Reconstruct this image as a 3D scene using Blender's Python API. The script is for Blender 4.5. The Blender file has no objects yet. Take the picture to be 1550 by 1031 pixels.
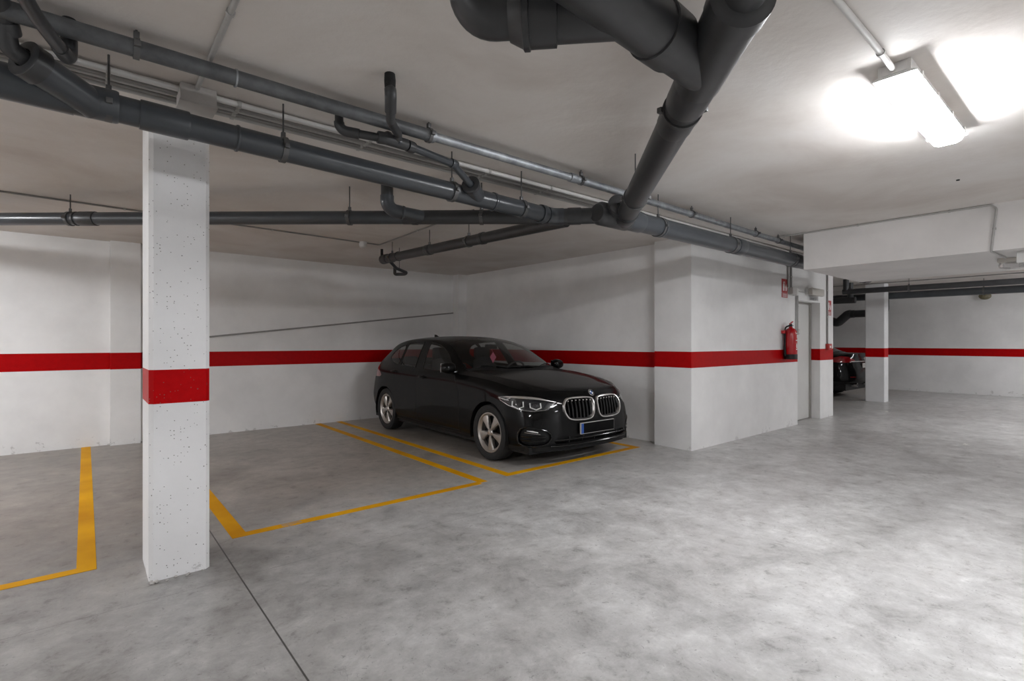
import bpy, bmesh, math, random
import numpy as np
from mathutils import Vector, Matrix
from mathutils.bvhtree import BVHTree

SC = bpy.context.scene
COL = SC.collection
random.seed(7)
PI = math.pi
CZ = 2.705          # ceiling height
CAMZ = 1.37

# ------------------------------------------------------------------ materials
def new_mat(name):
    m = bpy.data.materials.new(name); m.use_nodes = True
    nt = m.node_tree; nt.nodes.clear()
    out = nt.nodes.new('ShaderNodeOutputMaterial')
    return m, nt, out
def nd(nt, t, **kw):
    n = nt.nodes.new(t)
    for k, v in kw.items():
        if k in n.inputs: n.inputs[k].default_value = v
        else: setattr(n, k, v)
    return n
def lk(nt, a, b): nt.links.new(a, b)
def rgb(c): return (c[0], c[1], c[2], 1)
def srgb(r, g, b):
    f = lambda v: (v/255/12.92 if v/255 <= .04045 else ((v/255+.055)/1.055)**2.4)
    return (f(r), f(g), f(b))
def simple(name, col, rough=.5, metal=0, spec=.5, coat=0, noise=0, nscale=8, bump=0, bscale=60):
    m, nt, out = new_mat(name)
    p = nd(nt, 'ShaderNodeBsdfPrincipled', Roughness=rough, Metallic=metal)
    p.inputs['Base Color'].default_value = rgb(col)
    p.inputs['Specular IOR Level'].default_value = spec
    p.inputs['Coat Weight'].default_value = coat
    if coat: p.inputs['Coat Roughness'].default_value = .03
    lk(nt, p.outputs[0], out.inputs[0])
    if noise or bump:
        tc = nd(nt, 'ShaderNodeTexCoord')
    if noise:
        n = nd(nt, 'ShaderNodeTexNoise', Scale=nscale, Detail=6.0, Roughness=.6)
        lk(nt, tc.outputs['Object'], n.inputs['Vector'])
        r = nd(nt, 'ShaderNodeMapRange'); r.inputs['From Min'].default_value = .3; r.inputs['From Max'].default_value = .7
        r.inputs['To Min'].default_value = 1-noise; r.inputs['To Max'].default_value = 1+noise
        lk(nt, n.outputs[0], r.inputs['Value'])
        mx = nd(nt, 'ShaderNodeVectorMath', operation='SCALE')
        mx.inputs[0].default_value = col; lk(nt, r.outputs[0], mx.inputs['Scale'])
        lk(nt, mx.outputs[0], p.inputs['Base Color'])
    if bump:
        n2 = nd(nt, 'ShaderNodeTexNoise', Scale=bscale, Detail=3.0)
        lk(nt, tc.outputs['Object'], n2.inputs['Vector'])
        b = nd(nt, 'ShaderNodeBump', Strength=bump, Distance=.004)
        lk(nt, n2.outputs[0], b.inputs['Height']); lk(nt, b.outputs[0], p.inputs['Normal'])
    return m

def ramp(nt, src, stops):
    r = nd(nt, 'ShaderNodeValToRGB')
    e = r.color_ramp.elements
    while len(e) < len(stops): e.new(.5)
    for i, (pos, c) in enumerate(stops):
        e[i].position = pos; e[i].color = rgb(c) if len(c) == 3 else c
    lk(nt, src, r.inputs[0]); return r
def mixc(nt, fac, a, b, mode='MIX'):
    m = nd(nt, 'ShaderNodeMix', data_type='RGBA', blend_type=mode)
    for s, v in ((m.inputs[0], fac), (m.inputs[6], a), (m.inputs[7], b)):
        if hasattr(v, 'is_output'): lk(nt, v, s)
        elif isinstance(v, (int, float)): s.default_value = v
        else: s.default_value = rgb(v)
    return m.outputs[2]
def mth(nt, op, a, b=None, c=None):
    m = nd(nt, 'ShaderNodeMath', operation=op)
    for i, v in enumerate((a, b, c)):
        if v is None: continue
        if hasattr(v, 'is_output'): lk(nt, v, m.inputs[i])
        else: m.inputs[i].default_value = v
    return m.outputs[0]

RED = (.42, .0012, .0025)
def paint_wall(name, base, band=None, pits=0., red=RED, dirt=.35, rough=.55):
    """painted plaster or concrete with an optional red painted band between two heights"""
    m, nt, out = new_mat(name)
    p = nd(nt, 'ShaderNodeBsdfPrincipled', Roughness=rough)
    p.inputs['Specular IOR Level'].default_value = .35
    lk(nt, p.outputs[0], out.inputs[0])
    g = nd(nt, 'ShaderNodeNewGeometry')
    sx = nd(nt, 'ShaderNodeSeparateXYZ'); lk(nt, g.outputs['Position'], sx.inputs[0])
    z = sx.outputs[2]
    n1 = nd(nt, 'ShaderNodeTexNoise', Scale=1.3, Detail=5.0, Roughness=.6)
    lk(nt, g.outputs['Position'], n1.inputs['Vector'])
    d = tuple(c*.88 for c in base)
    c1 = ramp(nt, n1.outputs[0], [(.32, d), (.62, base)]).outputs[0]
    # scuffs and splashed dirt above the floor line
    n2 = nd(nt, 'ShaderNodeTexNoise', Scale=7., Detail=8.0, Roughness=.72)
    lk(nt, g.outputs['Position'], n2.inputs['Vector'])
    hm = nd(nt, 'ShaderNodeMapRange'); hm.inputs['From Min'].default_value = 0; hm.inputs['From Max'].default_value = .28
    hm.inputs['To Min'].default_value = .57; hm.inputs['To Max'].default_value = .74
    lk(nt, z, hm.inputs['Value'])
    sc = mth(nt, 'GREATER_THAN', n2.outputs[0], hm.outputs[0])
    c2 = mixc(nt, mth(nt, 'MULTIPLY', sc, dirt), c1, (.22, .20, .185))
    if band:
        lo = mth(nt, 'GREATER_THAN', z, band[0]); hi = mth(nt, 'LESS_THAN', z, band[1])
        msk = mth(nt, 'MULTIPLY', lo, hi)
        nr = nd(nt, 'ShaderNodeTexNoise', Scale=18., Detail=6.0, Roughness=.7)
        lk(nt, g.outputs['Position'], nr.inputs['Vector'])
        rr = ramp(nt, nr.outputs[0], [(.25, tuple(c*.8 for c in red)), (.6, red)]).outputs[0]
        c2 = mixc(nt, msk, c2, rr)
        p_r = nd(nt, 'ShaderNodeMapRange'); p_r.inputs['To Min'].default_value = rough; p_r.inputs['To Max'].default_value = .4
        lk(nt, msk, p_r.inputs['Value']); lk(nt, p_r.outputs[0], p.inputs['Roughness'])
        sp_r = nd(nt, 'ShaderNodeMapRange'); sp_r.inputs['To Min'].default_value = .35; sp_r.inputs['To Max'].default_value = .08
        lk(nt, msk, sp_r.inputs['Value']); lk(nt, sp_r.outputs[0], p.inputs['Specular IOR Level'])
    hgt = nd(nt, 'ShaderNodeTexNoise', Scale=55., Detail=4.0)
    lk(nt, g.outputs['Position'], hgt.inputs['Vector'])
    h = hgt.outputs[0]
    if pits:
        # blow holes left in cast concrete, two sizes
        for scl, r0, thr in ((60., .17, .72), (27., .10, .70), (8., .055, .74)):
            v = nd(nt, 'ShaderNodeTexVoronoi', Scale=scl); lk(nt, g.outputs['Position'], v.inputs['Vector'])
            near = mth(nt, 'LESS_THAN', v.outputs['Distance'], r0)
            sp = nd(nt, 'ShaderNodeSeparateColor'); lk(nt, v.outputs['Color'], sp.inputs[0])
            pick = mth(nt, 'GREATER_THAN', sp.outputs[0], thr)
            pm = mth(nt, 'MULTIPLY', near, pick)
            c2 = mixc(nt, mth(nt, 'MULTIPLY', pm, pits), c2, (.12, .11, .10))
    b = nd(nt, 'ShaderNodeBump', Strength=.12, Distance=.003)
    lk(nt, h, b.inputs['Height']); lk(nt, b.outputs[0], p.inputs['Normal'])
    lk(nt, c2, p.inputs['Base Color'])
    return m

WALLC = (.80, .793, .785)
M = {}
M['wall_left'] = paint_wall('plaster_left', (.82, .812, .803), (1.005, 1.225))
M['wall_right'] = paint_wall('plaster_right', (.86, .85, .84), (1.02, 1.23))
M['wall_core'] = paint_wall('plaster_core', WALLC, (1.04, 1.245), dirt=.25)
M['wall_far'] = paint_wall('plaster_far', WALLC, (.995, 1.195))
M['wall_plain'] = paint_wall('plaster_plain', WALLC)
M['column'] = paint_wall('painted_concrete', (.85, .85, .855), (1.013, 1.209), pits=.8, red=(.47, .0012, .0028))
M['column_far'] = paint_wall('painted_concrete_far', (.82, .82, .825), (1.02, 1.225), pits=.5, red=(.47, .0012, .0028))
M['beam'] = paint_wall('beam_paint', (.72, .70, .685), dirt=0)

def mk_ceiling():
    m, nt, out = new_mat('ceiling_plaster')
    p = nd(nt, 'ShaderNodeBsdfPrincipled', Roughness=.75); p.inputs['Specular IOR Level'].default_value = .25
    lk(nt, p.outputs[0], out.inputs[0])
    g = nd(nt, 'ShaderNodeNewGeometry')
    n1 = nd(nt, 'ShaderNodeTexNoise', Scale=.9, Detail=7.0, Roughness=.58, Distortion=.6)
    lk(nt, g.outputs['Position'], n1.inputs['Vector'])
    c = ramp(nt, n1.outputs[0], [(.33, (.61, .562, .522)), (.5, (.70, .662, .625)), (.66, (.755, .727, .70))]).outputs[0]
    n2 = nd(nt, 'ShaderNodeTexNoise', Scale=14., Detail=5.0, Roughness=.6)
    lk(nt, g.outputs['Position'], n2.inputs['Vector'])
    b = nd(nt, 'ShaderNodeBump', Strength=.25, Distance=.01)
    lk(nt, n2.outputs[0], b.inputs['Height']); lk(nt, b.outputs[0], p.inputs['Normal'])
    lk(nt, c, p.inputs['Base Color']); return m
M['ceiling'] = mk_ceiling()

def mk_floor():
    m, nt, out = new_mat('polished_concrete')
    p = nd(nt, 'ShaderNodeBsdfPrincipled'); p.inputs['Specular IOR Level'].default_value = .45
    lk(nt, p.outputs[0], out.inputs[0])
    g = nd(nt, 'ShaderNodeNewGeometry')
    pos = g.outputs['Position']
    sx = nd(nt, 'ShaderNodeSeparateXYZ'); lk(nt, pos, sx.inputs[0])
    def noise(s, det=6., ro=.6, dist=0.):
        n = nd(nt, 'ShaderNodeTexNoise', Scale=s, Detail=det, Roughness=ro, Distortion=dist)
        lk(nt, pos, n.inputs['Vector']); return n.outputs[0]
    big = noise(.55, 5., .55, .5); mid = noise(2.2, 13., .74, .45); fine = noise(30., 8., .78)
    c = ramp(nt, mid, [(.33, (.315, .308, .297)), (.43, (.415, .409, .40)), (.50, (.47, .465, .456)), (.62, (.56, .555, .545))]).outputs[0]
    # tone ramp along x: darker on the left, full tone to the right, noisy edge
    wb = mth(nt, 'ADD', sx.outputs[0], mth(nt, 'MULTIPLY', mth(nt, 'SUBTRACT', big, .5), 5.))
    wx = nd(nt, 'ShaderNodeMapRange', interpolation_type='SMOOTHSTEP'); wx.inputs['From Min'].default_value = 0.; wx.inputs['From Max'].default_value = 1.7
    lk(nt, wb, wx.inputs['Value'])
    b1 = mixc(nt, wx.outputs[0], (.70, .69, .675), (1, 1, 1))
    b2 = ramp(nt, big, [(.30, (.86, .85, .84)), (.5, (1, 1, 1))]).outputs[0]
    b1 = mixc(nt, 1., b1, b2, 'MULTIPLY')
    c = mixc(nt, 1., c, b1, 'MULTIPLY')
    # floor colour turns darker and browner from the aisle into the bays
    bay = nd(nt, 'ShaderNodeMapRange', interpolation_type='SMOOTHSTEP'); bay.inputs['From Min'].default_value = 3.2; bay.inputs['From Max'].default_value = 5.2
    wob = mth(nt, 'ADD', sx.outputs[1], mth(nt, 'MULTIPLY', mth(nt, 'SUBTRACT', mid, .5), 3.))
    lk(nt, wob, bay.inputs['Value'])
    c = mixc(nt, bay.outputs[0], c, mixc(nt, 1., c, (.72, .66, .60), 'MULTIPLY'))
    f1 = ramp(nt, fine, [(.30, (.80, .80, .80)), (.5, (1, 1, 1))]).outputs[0]
    c = mixc(nt, .7, c, f1, 'MULTIPLY')
    n3 = noise(7.5, 10., .72, .25)
    k3 = ramp(nt, n3, [(.34, (1.2, 1.2, 1.195)), (.46, (1.02, 1.02, 1.02)), (.56, (.93, .925, .92)), (.605, (.80, .79, .78)), (.66, (.58, .57, .56))]).outputs[0]
    c = mixc(nt, .9, c, k3, 'MULTIPLY')
    n4 = noise(46., 4., .6, .8)
    c = mixc(nt, mth(nt, 'MULTIPLY', mth(nt, 'GREATER_THAN', n4, .655), .5), c, (.16, .155, .15))
    # scattered oil drips and chips
    v = nd(nt, 'ShaderNodeTexVoronoi', Scale=3.2); v.inputs['Randomness'].default_value = 1
    dn = nd(nt, 'ShaderNodeTexNoise', Scale=22., Detail=3.); lk(nt, pos, dn.inputs['Vector'])
    vv = nd(nt, 'ShaderNodeVectorMath', operation='MULTIPLY_ADD'); lk(nt, dn.outputs['Color'], vv.inputs[0]); vv.inputs[1].default_value = (.05, .05, 0); lk(nt, pos, vv.inputs[2])
    lk(nt, vv.outputs[0], v.inputs['Vector'])
    sp = nd(nt, 'ShaderNodeSeparateColor'); lk(nt, v.outputs['Color'], sp.inputs[0])
    rad = mth(nt, 'MULTIPLY', sp.outputs[1], .07)
    spot = mth(nt, 'MULTIPLY', mth(nt, 'LESS_THAN', v.outputs['Distance'], rad), mth(nt, 'GREATER_THAN', sp.outputs[0], .55))
    c = mixc(nt, mth(nt, 'MULTIPLY', spot, .55), c, (.10, .095, .09))
    # hairline cracks
    dn2 = noise(1.7, 4., .6)
    cr = mth(nt, 'LESS_THAN', mth(nt, 'ABSOLUTE', mth(nt, 'SUBTRACT', dn2, .62)), .0009)
    c = mixc(nt, mth(nt, 'MULTIPLY', cr, .35), c, (.14, .13, .125))
    # saw-cut joints
    jx = mth(nt, 'MULTIPLY', mth(nt, 'LESS_THAN', mth(nt, 'ABSOLUTE', mth(nt, 'SUBTRACT', sx.outputs[0], .692)), .004), mth(nt, 'LESS_THAN', sx.outputs[1], 8.6))
    c = mixc(nt, mth(nt, 'MULTIPLY', jx, .9), c, (.05, .047, .045))
    jy = mth(nt, 'LESS_THAN', mth(nt, 'ABSOLUTE', mth(nt, 'SUBTRACT', sx.outputs[1], 3.31)), .003)
    jb = mth(nt, 'GREATER_THAN', fine, .44)
    c = mixc(nt, mth(nt, 'MULTIPLY', mth(nt, 'MULTIPLY', jy, jb), .45), c, (.12, .115, .11))
    rr = nd(nt, 'ShaderNodeMapRange'); rr.inputs['From Min'].default_value = .3; rr.inputs['From Max'].default_value = .7
    rr.inputs['To Min'].default_value = .30; rr.inputs['To Max'].default_value = .38; rr.clamp = True
    lk(nt, mid, rr.inputs['Value']); lk(nt, rr.outputs[0], p.inputs['Roughness'])
    b = nd(nt, 'ShaderNodeBump', Strength=.10, Distance=.004)
    hh = mth(nt, 'ADD', mth(nt, 'MULTIPLY', fine, .35), mid)
    lk(nt, hh, b.inputs['Height']); lk(nt, b.outputs[0], p.inputs['Normal'])
    lk(nt, c, p.inputs['Base Color']); return m
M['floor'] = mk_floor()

def mk_yellow():
    m, nt, out = new_mat('worn_yellow_paint')
    p = nd(nt, 'ShaderNodeBsdfPrincipled', Roughness=.6); p.inputs['Specular IOR Level'].default_value = .12; lk(nt, p.outputs[0], out.inputs[0])
    g = nd(nt, 'ShaderNodeNewGeometry')
    n = nd(nt, 'ShaderNodeTexNoise', Scale=3.4, Detail=10.0, Roughness=.75); lk(nt, g.outputs['Position'], n.inputs['Vector'])
    n2 = nd(nt, 'ShaderNodeTexNoise', Scale=1.6, Detail=4.0); lk(nt, g.outputs['Position'], n2.inputs['Vector'])
    y = ramp(nt, n2.outputs[0], [(.3, srgb(196, 134, 4)), (.65, srgb(226, 166, 10))]).outputs[0]
    # one rubbed-off stretch at the middle bay's front line
    sx = nd(nt, 'ShaderNodeSeparateXYZ'); lk(nt, g.outputs['Position'], sx.inputs[0])
    dx = mth(nt, 'ABSOLUTE', mth(nt, 'SUBTRACT', sx.outputs[0], 1.25))
    dx2 = mth(nt, 'ABSOLUTE', mth(nt, 'SUBTRACT', sx.outputs[0], 2.88))
    k = mth(nt, 'MAXIMUM', mth(nt, 'SUBTRACT', 1., mth(nt, 'MULTIPLY', dx, 2.2)), mth(nt, 'SUBTRACT', 1., mth(nt, 'MULTIPLY', dx2, 5.)))
    k = mth(nt, 'MULTIPLY', mth(nt, 'MAXIMUM', k, 0.), mth(nt, 'LESS_THAN', sx.outputs[1], 4.062))
    w = mth(nt, 'GREATER_THAN', mth(nt, 'ADD', n.outputs[0], mth(nt, 'MULTIPLY', k, .16)), .655)
    c = mixc(nt, mth(nt, 'MULTIPLY', w, .62), y, (.30, .27, .23))
    lk(nt, c, p.inputs['Base Color']); return m
M['yellow'] = mk_yellow()

M['pvc'] = simple('grey_pvc', (.046, .052, .059), .29, spec=.6, noise=.12, nscale=5)
M['pvc_dark'] = simple('dark_pvc', (.040, .041, .043), .36, spec=.5, noise=.18, nscale=6)
M['black_foam'] = simple('black_foam', (.012, .012, .012), .9, bump=.8, bscale=90)
M['clamp'] = simple('clamp_steel', (.12, .12, .12), .45, metal=.5, noise=.2)
M['rod'] = simple('threaded_rod', (.10, .10, .10), .5, metal=.7)
def mk_galv():
    m, nt, out = new_mat('galvanised_steel')
    p = nd(nt, 'ShaderNodeBsdfPrincipled', Metallic=.85); lk(nt, p.outputs[0], out.inputs[0])
    tc = nd(nt, 'ShaderNodeTexCoord')
    v = nd(nt, 'ShaderNodeTexNoise', Scale=9., Detail=7., Roughness=.7); lk(nt, tc.outputs['Object'], v.inputs['Vector'])
    c = ramp(nt, v.outputs[0], [(.3, (.20, .21, .225)), (.55, (.36, .38, .40)), (.7, (.50, .52, .54))]).outputs[0]
    r = nd(nt, 'ShaderNodeMapRange'); r.inputs['To Min'].default_value = .44; r.inputs['To Max'].default_value = .62
    lk(nt, v.outputs[0], r.inputs['Value']); lk(nt, r.outputs[0], p.inputs['Roughness'])
    lk(nt, c, p.inputs['Base Color']); return m
M['galv'] = mk_galv()
M['steel_dark'] = simple('dark_steel_pipe', (.105, .11, .115), .42, metal=.25, noise=.3, nscale=14)
M['conduit'] = simple('grey_conduit', (.40, .39, .375), .38, noise=.1)
M['conduit_dark'] = simple('dirty_conduit', (.25, .24, .23), .42, noise=.15)
M['conduit_white'] = simple('white_conduit', (.62, .61, .59), .33, noise=.06)
M['white_plastic'] = simple('white_plastic', (.66, .655, .64), .4)
M['ivory_plastic'] = simple('ivory_plastic', (.50, .475, .43), .45)
M['box_plastic'] = simple('box_plastic', (.44, .42, .40), .5, noise=.08)
M['door'] = simple('door_enamel', (.58, .575, .555), .42, noise=.04, nscale=3)
M['door_frame'] = simple('door_frame_enamel', (.30, .285, .26), .5)
M['black_plastic'] = simple('black_plastic', (.007, .007, .007), .5, spec=.3)
M['black_gloss'] = simple('black_gloss', (.006, .006, .006), .15, spec=.5)
M['rubber'] = simple('rubber', (.016, .016, .0165), .75, bump=.3, bscale=120)
M['paper'] = simple('white_debris', (.7, .69, .66), .8)
M['red_enamel'] = simple('red_enamel', (.42, .008, .012), .22, coat=.4)
M['red_sign'] = simple('red_sign', (.38, .012, .016), .4)
M['red_plastic'] = simple('red_plastic', (.36, .02, .016), .4)
M['sign_white'] = simple('sign_white', (.72, .70, .69), .45)
M['brass_glass'] = simple('smoked_glass', (.17, .15, .09), .18, spec=.6)
M['carpaint'] = simple('black_car_paint', (.0010, .0010, .0011), .45, spec=.06, coat=.42)
M['alloy'] = simple('silver_alloy', (.50, .47, .44), .34, metal=.75)
M['alloy_dark'] = simple('dark_alloy', (.02, .02, .02), .5, metal=.4)
M['satin_chrome'] = simple('satin_chrome', (.62, .60, .58), .27, metal=.9)
M['chrome'] = simple('chrome', (.75, .75, .75), .08, metal=1)
M['lamp_dark'] = simple('lamp_interior', (.03, .031, .034), .18, spec=.7)
M['seat_fabric'] = simple('black_upholstery', (.018, .018, .018), .85)
M['badge_blue'] = simple('badge_blue', (.02, .09, .30), .2)
M['badge_white'] = simple('badge_white', (.75, .75, .75), .25)
M['plate_blue'] = simple('plate_blue', (.012, .06, .26), .35)
M['plate_white'] = simple('plate_white', (.68, .68, .66), .35)
M['plate_black'] = simple('plate_black', (.003, .003, .003), .6, spec=.08)
M['pink'] = simple('pink_card', (.62, .14, .22), .7)
M['led_white'] = simple('light_guide', (.78, .78, .76), .18, spec=.8)
def mk_glass(name, tint, refl=1.0):
    m, nt, out = new_mat(name)
    tr = nd(nt, 'ShaderNodeBsdfTransparent'); tr.inputs[0].default_value = rgb(tint)
    gl = nd(nt, 'ShaderNodeBsdfGlossy', Roughness=.02); gl.inputs[0].default_value = (refl, refl, refl, 1)
    fr = nd(nt, 'ShaderNodeFresnel', IOR=1.45)
    ge = nd(nt, 'ShaderNodeNewGeometry'); io = nd(nt, 'ShaderNodeMapRange'); io.inputs['To Min'].default_value = 1.45; io.inputs['To Max'].default_value = 1/1.45
    lk(nt, ge.outputs['Backfacing'], io.inputs['Value']); lk(nt, io.outputs[0], fr.inputs['IOR'])
    mx = nd(nt, 'ShaderNodeMixShader')
    lk(nt, fr.outputs[0], mx.inputs[0]); lk(nt, tr.outputs[0], mx.inputs[1]); lk(nt, gl.outputs[0], mx.inputs[2])
    lk(nt, mx.outputs[0], out.inputs[0]); return m
M['glass'] = mk_glass('tinted_window_glass', (.62, .63, .62))
M['windscreen'] = mk_glass('windscreen_glass', (.72, .74, .73))
M['clear'] = mk_glass('clear_lens', (.88, .88, .88))
M['tail_red'] = simple('tail_lamp_red', (.22, .006, .008), .12, coat=1)
def mk_emit(name, col, s):
    m, nt, out = new_mat(name)
    e = nd(nt, 'ShaderNodeEmission', Strength=s); e.inputs[0].default_value = rgb(col)
    lk(nt, e.outputs[0], out.inputs[0]); return m
LAMP_STRENGTH = 13.5
M['diffuser'] = mk_emit('lit_diffuser', (.97, .985, 1.02), LAMP_STRENGTH)
M['diffuser_side'] = mk_emit('lit_diffuser_edge', (.97, .985, 1.02), LAMP_STRENGTH*.75)

# ------------------------------------------------------------------ mesh building
def world_of(o):
    m = Matrix.LocRotScale(o.location, o.rotation_euler, o.scale)
    return world_of(o.parent) @ m if o.parent else m

class MB:
    def __init__(s): s.v = []; s.f = []
    def add(s, vs, fs):
        k = len(s.v); s.v += [tuple(v) for v in vs]; s.f += [tuple(i+k for i in f) for f in fs]; return s
    def box(s, x0, x1, y0, y1, z0, z1, bv=0.):
        if bv:
            bm = bmesh.new(); bmesh.ops.create_cube(bm, size=1)
            for v in bm.verts: v.co = ((x0+x1)/2+v.co.x*(x1-x0), (y0+y1)/2+v.co.y*(y1-y0), (z0+z1)/2+v.co.z*(z1-z0))
            bmesh.ops.bevel(bm, geom=bm.edges[:], offset=bv, segments=2, affect='EDGES', profile=.6)
            return s.bm(bm)
        v = [(x, y, z) for x in (x0, x1) for y in (y0, y1) for z in (z0, z1)]
        return s.add(v, [(0, 1, 3, 2), (4, 6, 7, 5), (0, 4, 5, 1), (2, 3, 7, 6), (0, 2, 6, 4), (1, 5, 7, 3)])
    def bm(s, bm, free=True):
        bm.verts.index_update()
        s.add([v.co[:] for v in bm.verts], [[v.index for v in f.verts] for f in bm.faces])
        if free: bm.free()
        return s
    def prism(s, pts, z0, z1):
        n = len(pts)
        vs = [(p[0], p[1], z0) for p in pts]+[(p[0], p[1], z1) for p in pts]
        fs = [tuple(range(n-1, -1, -1)), tuple(range(n, 2*n))]+[(i, (i+1) % n, n+(i+1) % n, n+i) for i in range(n)]
        return s.add(vs, fs)
    def tube(s, pts, r, seg=16, caps=True):
        pts = [Vector(p) for p in pts]; n = len(pts)
        rs = r if isinstance(r, (list, tuple)) else [r]*n
        t0 = (pts[1]-pts[0]).normalized()
        a = Vector((0, 0, 1)) if abs(t0.z) < .9 else Vector((1, 0, 0))
        u = t0.cross(a).normalized(); rings = []
        for i in range(n):
            if i == 0: t = pts[1]-pts[0]
            elif i == n-1: t = pts[-1]-pts[-2]
            else: t = (pts[i]-pts[i-1]).normalized()+(pts[i+1]-pts[i]).normalized()
            t = t.normalized(); u = (u-t*u.dot(t)).normalized(); w = t.cross(u)
            rings.append([pts[i]+(u*math.cos(k*2*PI/seg)+w*math.sin(k*2*PI/seg))*rs[i] for k in range(seg)])
        vs = [v for R in rings for v in R]
        fs = [(i*seg+k, i*seg+(k+1) % seg, (i+1)*seg+(k+1) % seg, (i+1)*seg+k) for i in range(n-1) for k in range(seg)]
        if caps: fs += [tuple(range(seg-1, -1, -1)), tuple((n-1)*seg+k for k in range(seg))]
        return s.add(vs, fs)
    def lathe(s, o, ax, prof, seg=32, closed=False):
        """prof: (radius, distance along ax)"""
        o = Vector(o); ax = Vector(ax).normalized()
        a = Vector((0, 0, 1)) if abs(ax.z) < .9 else Vector((1, 0, 0))
        u = ax.cross(a).normalized(); w = ax.cross(u); n = len(prof)
        vs = [o+ax*h+(u*math.cos(k*2*PI/seg)+w*math.sin(k*2*PI/seg))*r for r, h in prof for k in range(seg)]
        m = n if closed else n-1
        fs = [(i*seg+k, i*seg+(k+1) % seg, ((i+1) % n)*seg+(k+1) % seg, ((i+1) % n)*seg+k) for i in range(m) for k in range(seg)]
        if not closed:
            if prof[0][0] > 1e-6: fs.append(tuple(range(seg-1, -1, -1)))
            if prof[-1][0] > 1e-6: fs.append(tuple((n-1)*seg+k for k in range(seg)))
        return s.add(vs, fs)
    def ellipsoid(s, c, r, seg=20, rings=12):
        bm = bmesh.new(); bmesh.ops.create_uvsphere(bm, u_segments=seg, v_segments=rings, radius=1)
        for v in bm.verts: v.co = (c[0]+v.co.x*r[0], c[1]+v.co.y*r[1], c[2]+v.co.z*r[2])
        return s.bm(bm)
    def build(s, name, mat, parent=None, local=False, smooth=35, fixn=True):
        me = bpy.data.meshes.new(name)
        vs = s.v
        if parent is not None and not local:
            inv = world_of(parent).inverted(); vs = [inv @ Vector(v) for v in vs]
        me.from_pydata([tuple(v) for v in vs], [], s.f)
        me.materials.append(M[mat] if isinstance(mat, str) else mat)
        if fixn:
            bm = bmesh.new(); bm.from_mesh(me); bmesh.ops.recalc_face_normals(bm, faces=bm.faces); bm.to_mesh(me); bm.free()
        if smooth:
            me.polygons.foreach_set('use_smooth', [True]*len(me.polygons))
            me.set_sharp_from_angle(angle=math.radians(smooth))
        me.update()
        o = bpy.data.objects.new(name, me); COL.objects.link(o)
        if parent is not None: o.parent = parent
        return o

def empty(name, loc, rz=0):
    o = bpy.data.objects.new(name, None); o.empty_display_size = .2
    o.location = loc; o.rotation_euler = (0, 0, rz); COL.objects.link(o); return o
def tag(o, label, cat, group=None):
    o['label'] = label; o['category'] = cat
    if group: o['group'] = group
    return o
def thing(name, loc, label, cat, group=None, rz=0): return tag(empty(name, loc, rz), label, cat, group)
def struct(o): o['kind'] = 'structure'; return o
def copy_tree(o, parent=None):
    c = o.copy(); COL.objects.link(c)
    if parent is not None: c.parent = parent
    for ch in [k for k in bpy.data.objects if k.parent == o]: copy_tree(ch, c)
    return c
def arc(p0, p1, p2, rb, n=8):
    """points of a round bend at p1 of a polyline p0-p1-p2"""
    p0, p1, p2 = Vector(p0), Vector(p1), Vector(p2)
    a = (p0-p1).normalized(); b = (p2-p1).normalized()
    ang = a.angle(b); t = rb/math.tan(ang/2)
    s, e = p1+a*t, p1+b*t; c = p1+(a+b).normalized()*(rb/math.sin(ang/2))
    va, vb = s-c, e-c; tot = va.angle(vb); out = []
    for i in range(n+1):
        k = i/n
        out.append(c+(va*math.sin((1-k)*tot)+vb*math.sin(k*tot))/math.sin(tot))
    return out
def bent(pts, rb, n=8):
    """polyline with rounded corners"""
    out = [Vector(pts[0])]
    for i in range(1, len(pts)-1): out += arc(pts[i-1], pts[i], pts[i+1], rb, n)
    return out+[Vector(pts[-1])]
EXPOSURE = 3.43

# ------------------------------------------------------------------ the setting
XMIN, YMIN, YW, XF = -6.0, -4.2, 8.66, 17.8
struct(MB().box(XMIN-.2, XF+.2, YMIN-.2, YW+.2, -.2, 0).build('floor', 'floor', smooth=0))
struct(MB().box(XMIN-.2, XF+.2, YMIN-.2, YW+.2, CZ, CZ+.2).build('ceiling', 'ceiling', smooth=0))
struct(MB().box(XMIN-.2, XF+.2, YW, YW+.2, 0, CZ).build('wall_left', 'wall_left', smooth=0))
struct(MB().box(XF, XF+.2, YMIN, YW, 0, CZ).build('wall_far', 'wall_far', smooth=0))
struct(MB().box(XMIN-.2, XMIN, YMIN, YW, 0, CZ).build('wall_near', 'wall_plain', smooth=0))
struct(MB().box(XMIN, XF, YMIN-.2, YMIN, 0, CZ).build('wall_back', 'wall_plain', smooth=0))
# wall behind the hatchback (very slightly out of square with the left wall)
struct(MB().prism([(5.985, 4.03), (6.2, 4.03), (6.2, 8.66), (5.865, 8.66)], 0, CZ).build('wall_right', 'wall_right', smooth=0))
# lift and stair core: face towards the driving aisle, with the door recess
BX, BY = 5.832, 3.490
core = MB()
core.box(BX, 9.07, BY, 4.03, 0, CZ)
core.box(9.07, 10.045, BY, 3.80, 2.062, CZ)
core.box(10.045, 10.67, BY, 4.03, 0, CZ)
core.box(9.07, 10.045, 3.72, 4.03, 0, 2.062)
struct(core.build('wall_core', 'wall_core', smooth=0))
struct(MB().box(10.45, 10.67, 4.03, YW, 0, CZ).build('wall_middle', 'wall_far', smooth=0))
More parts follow.
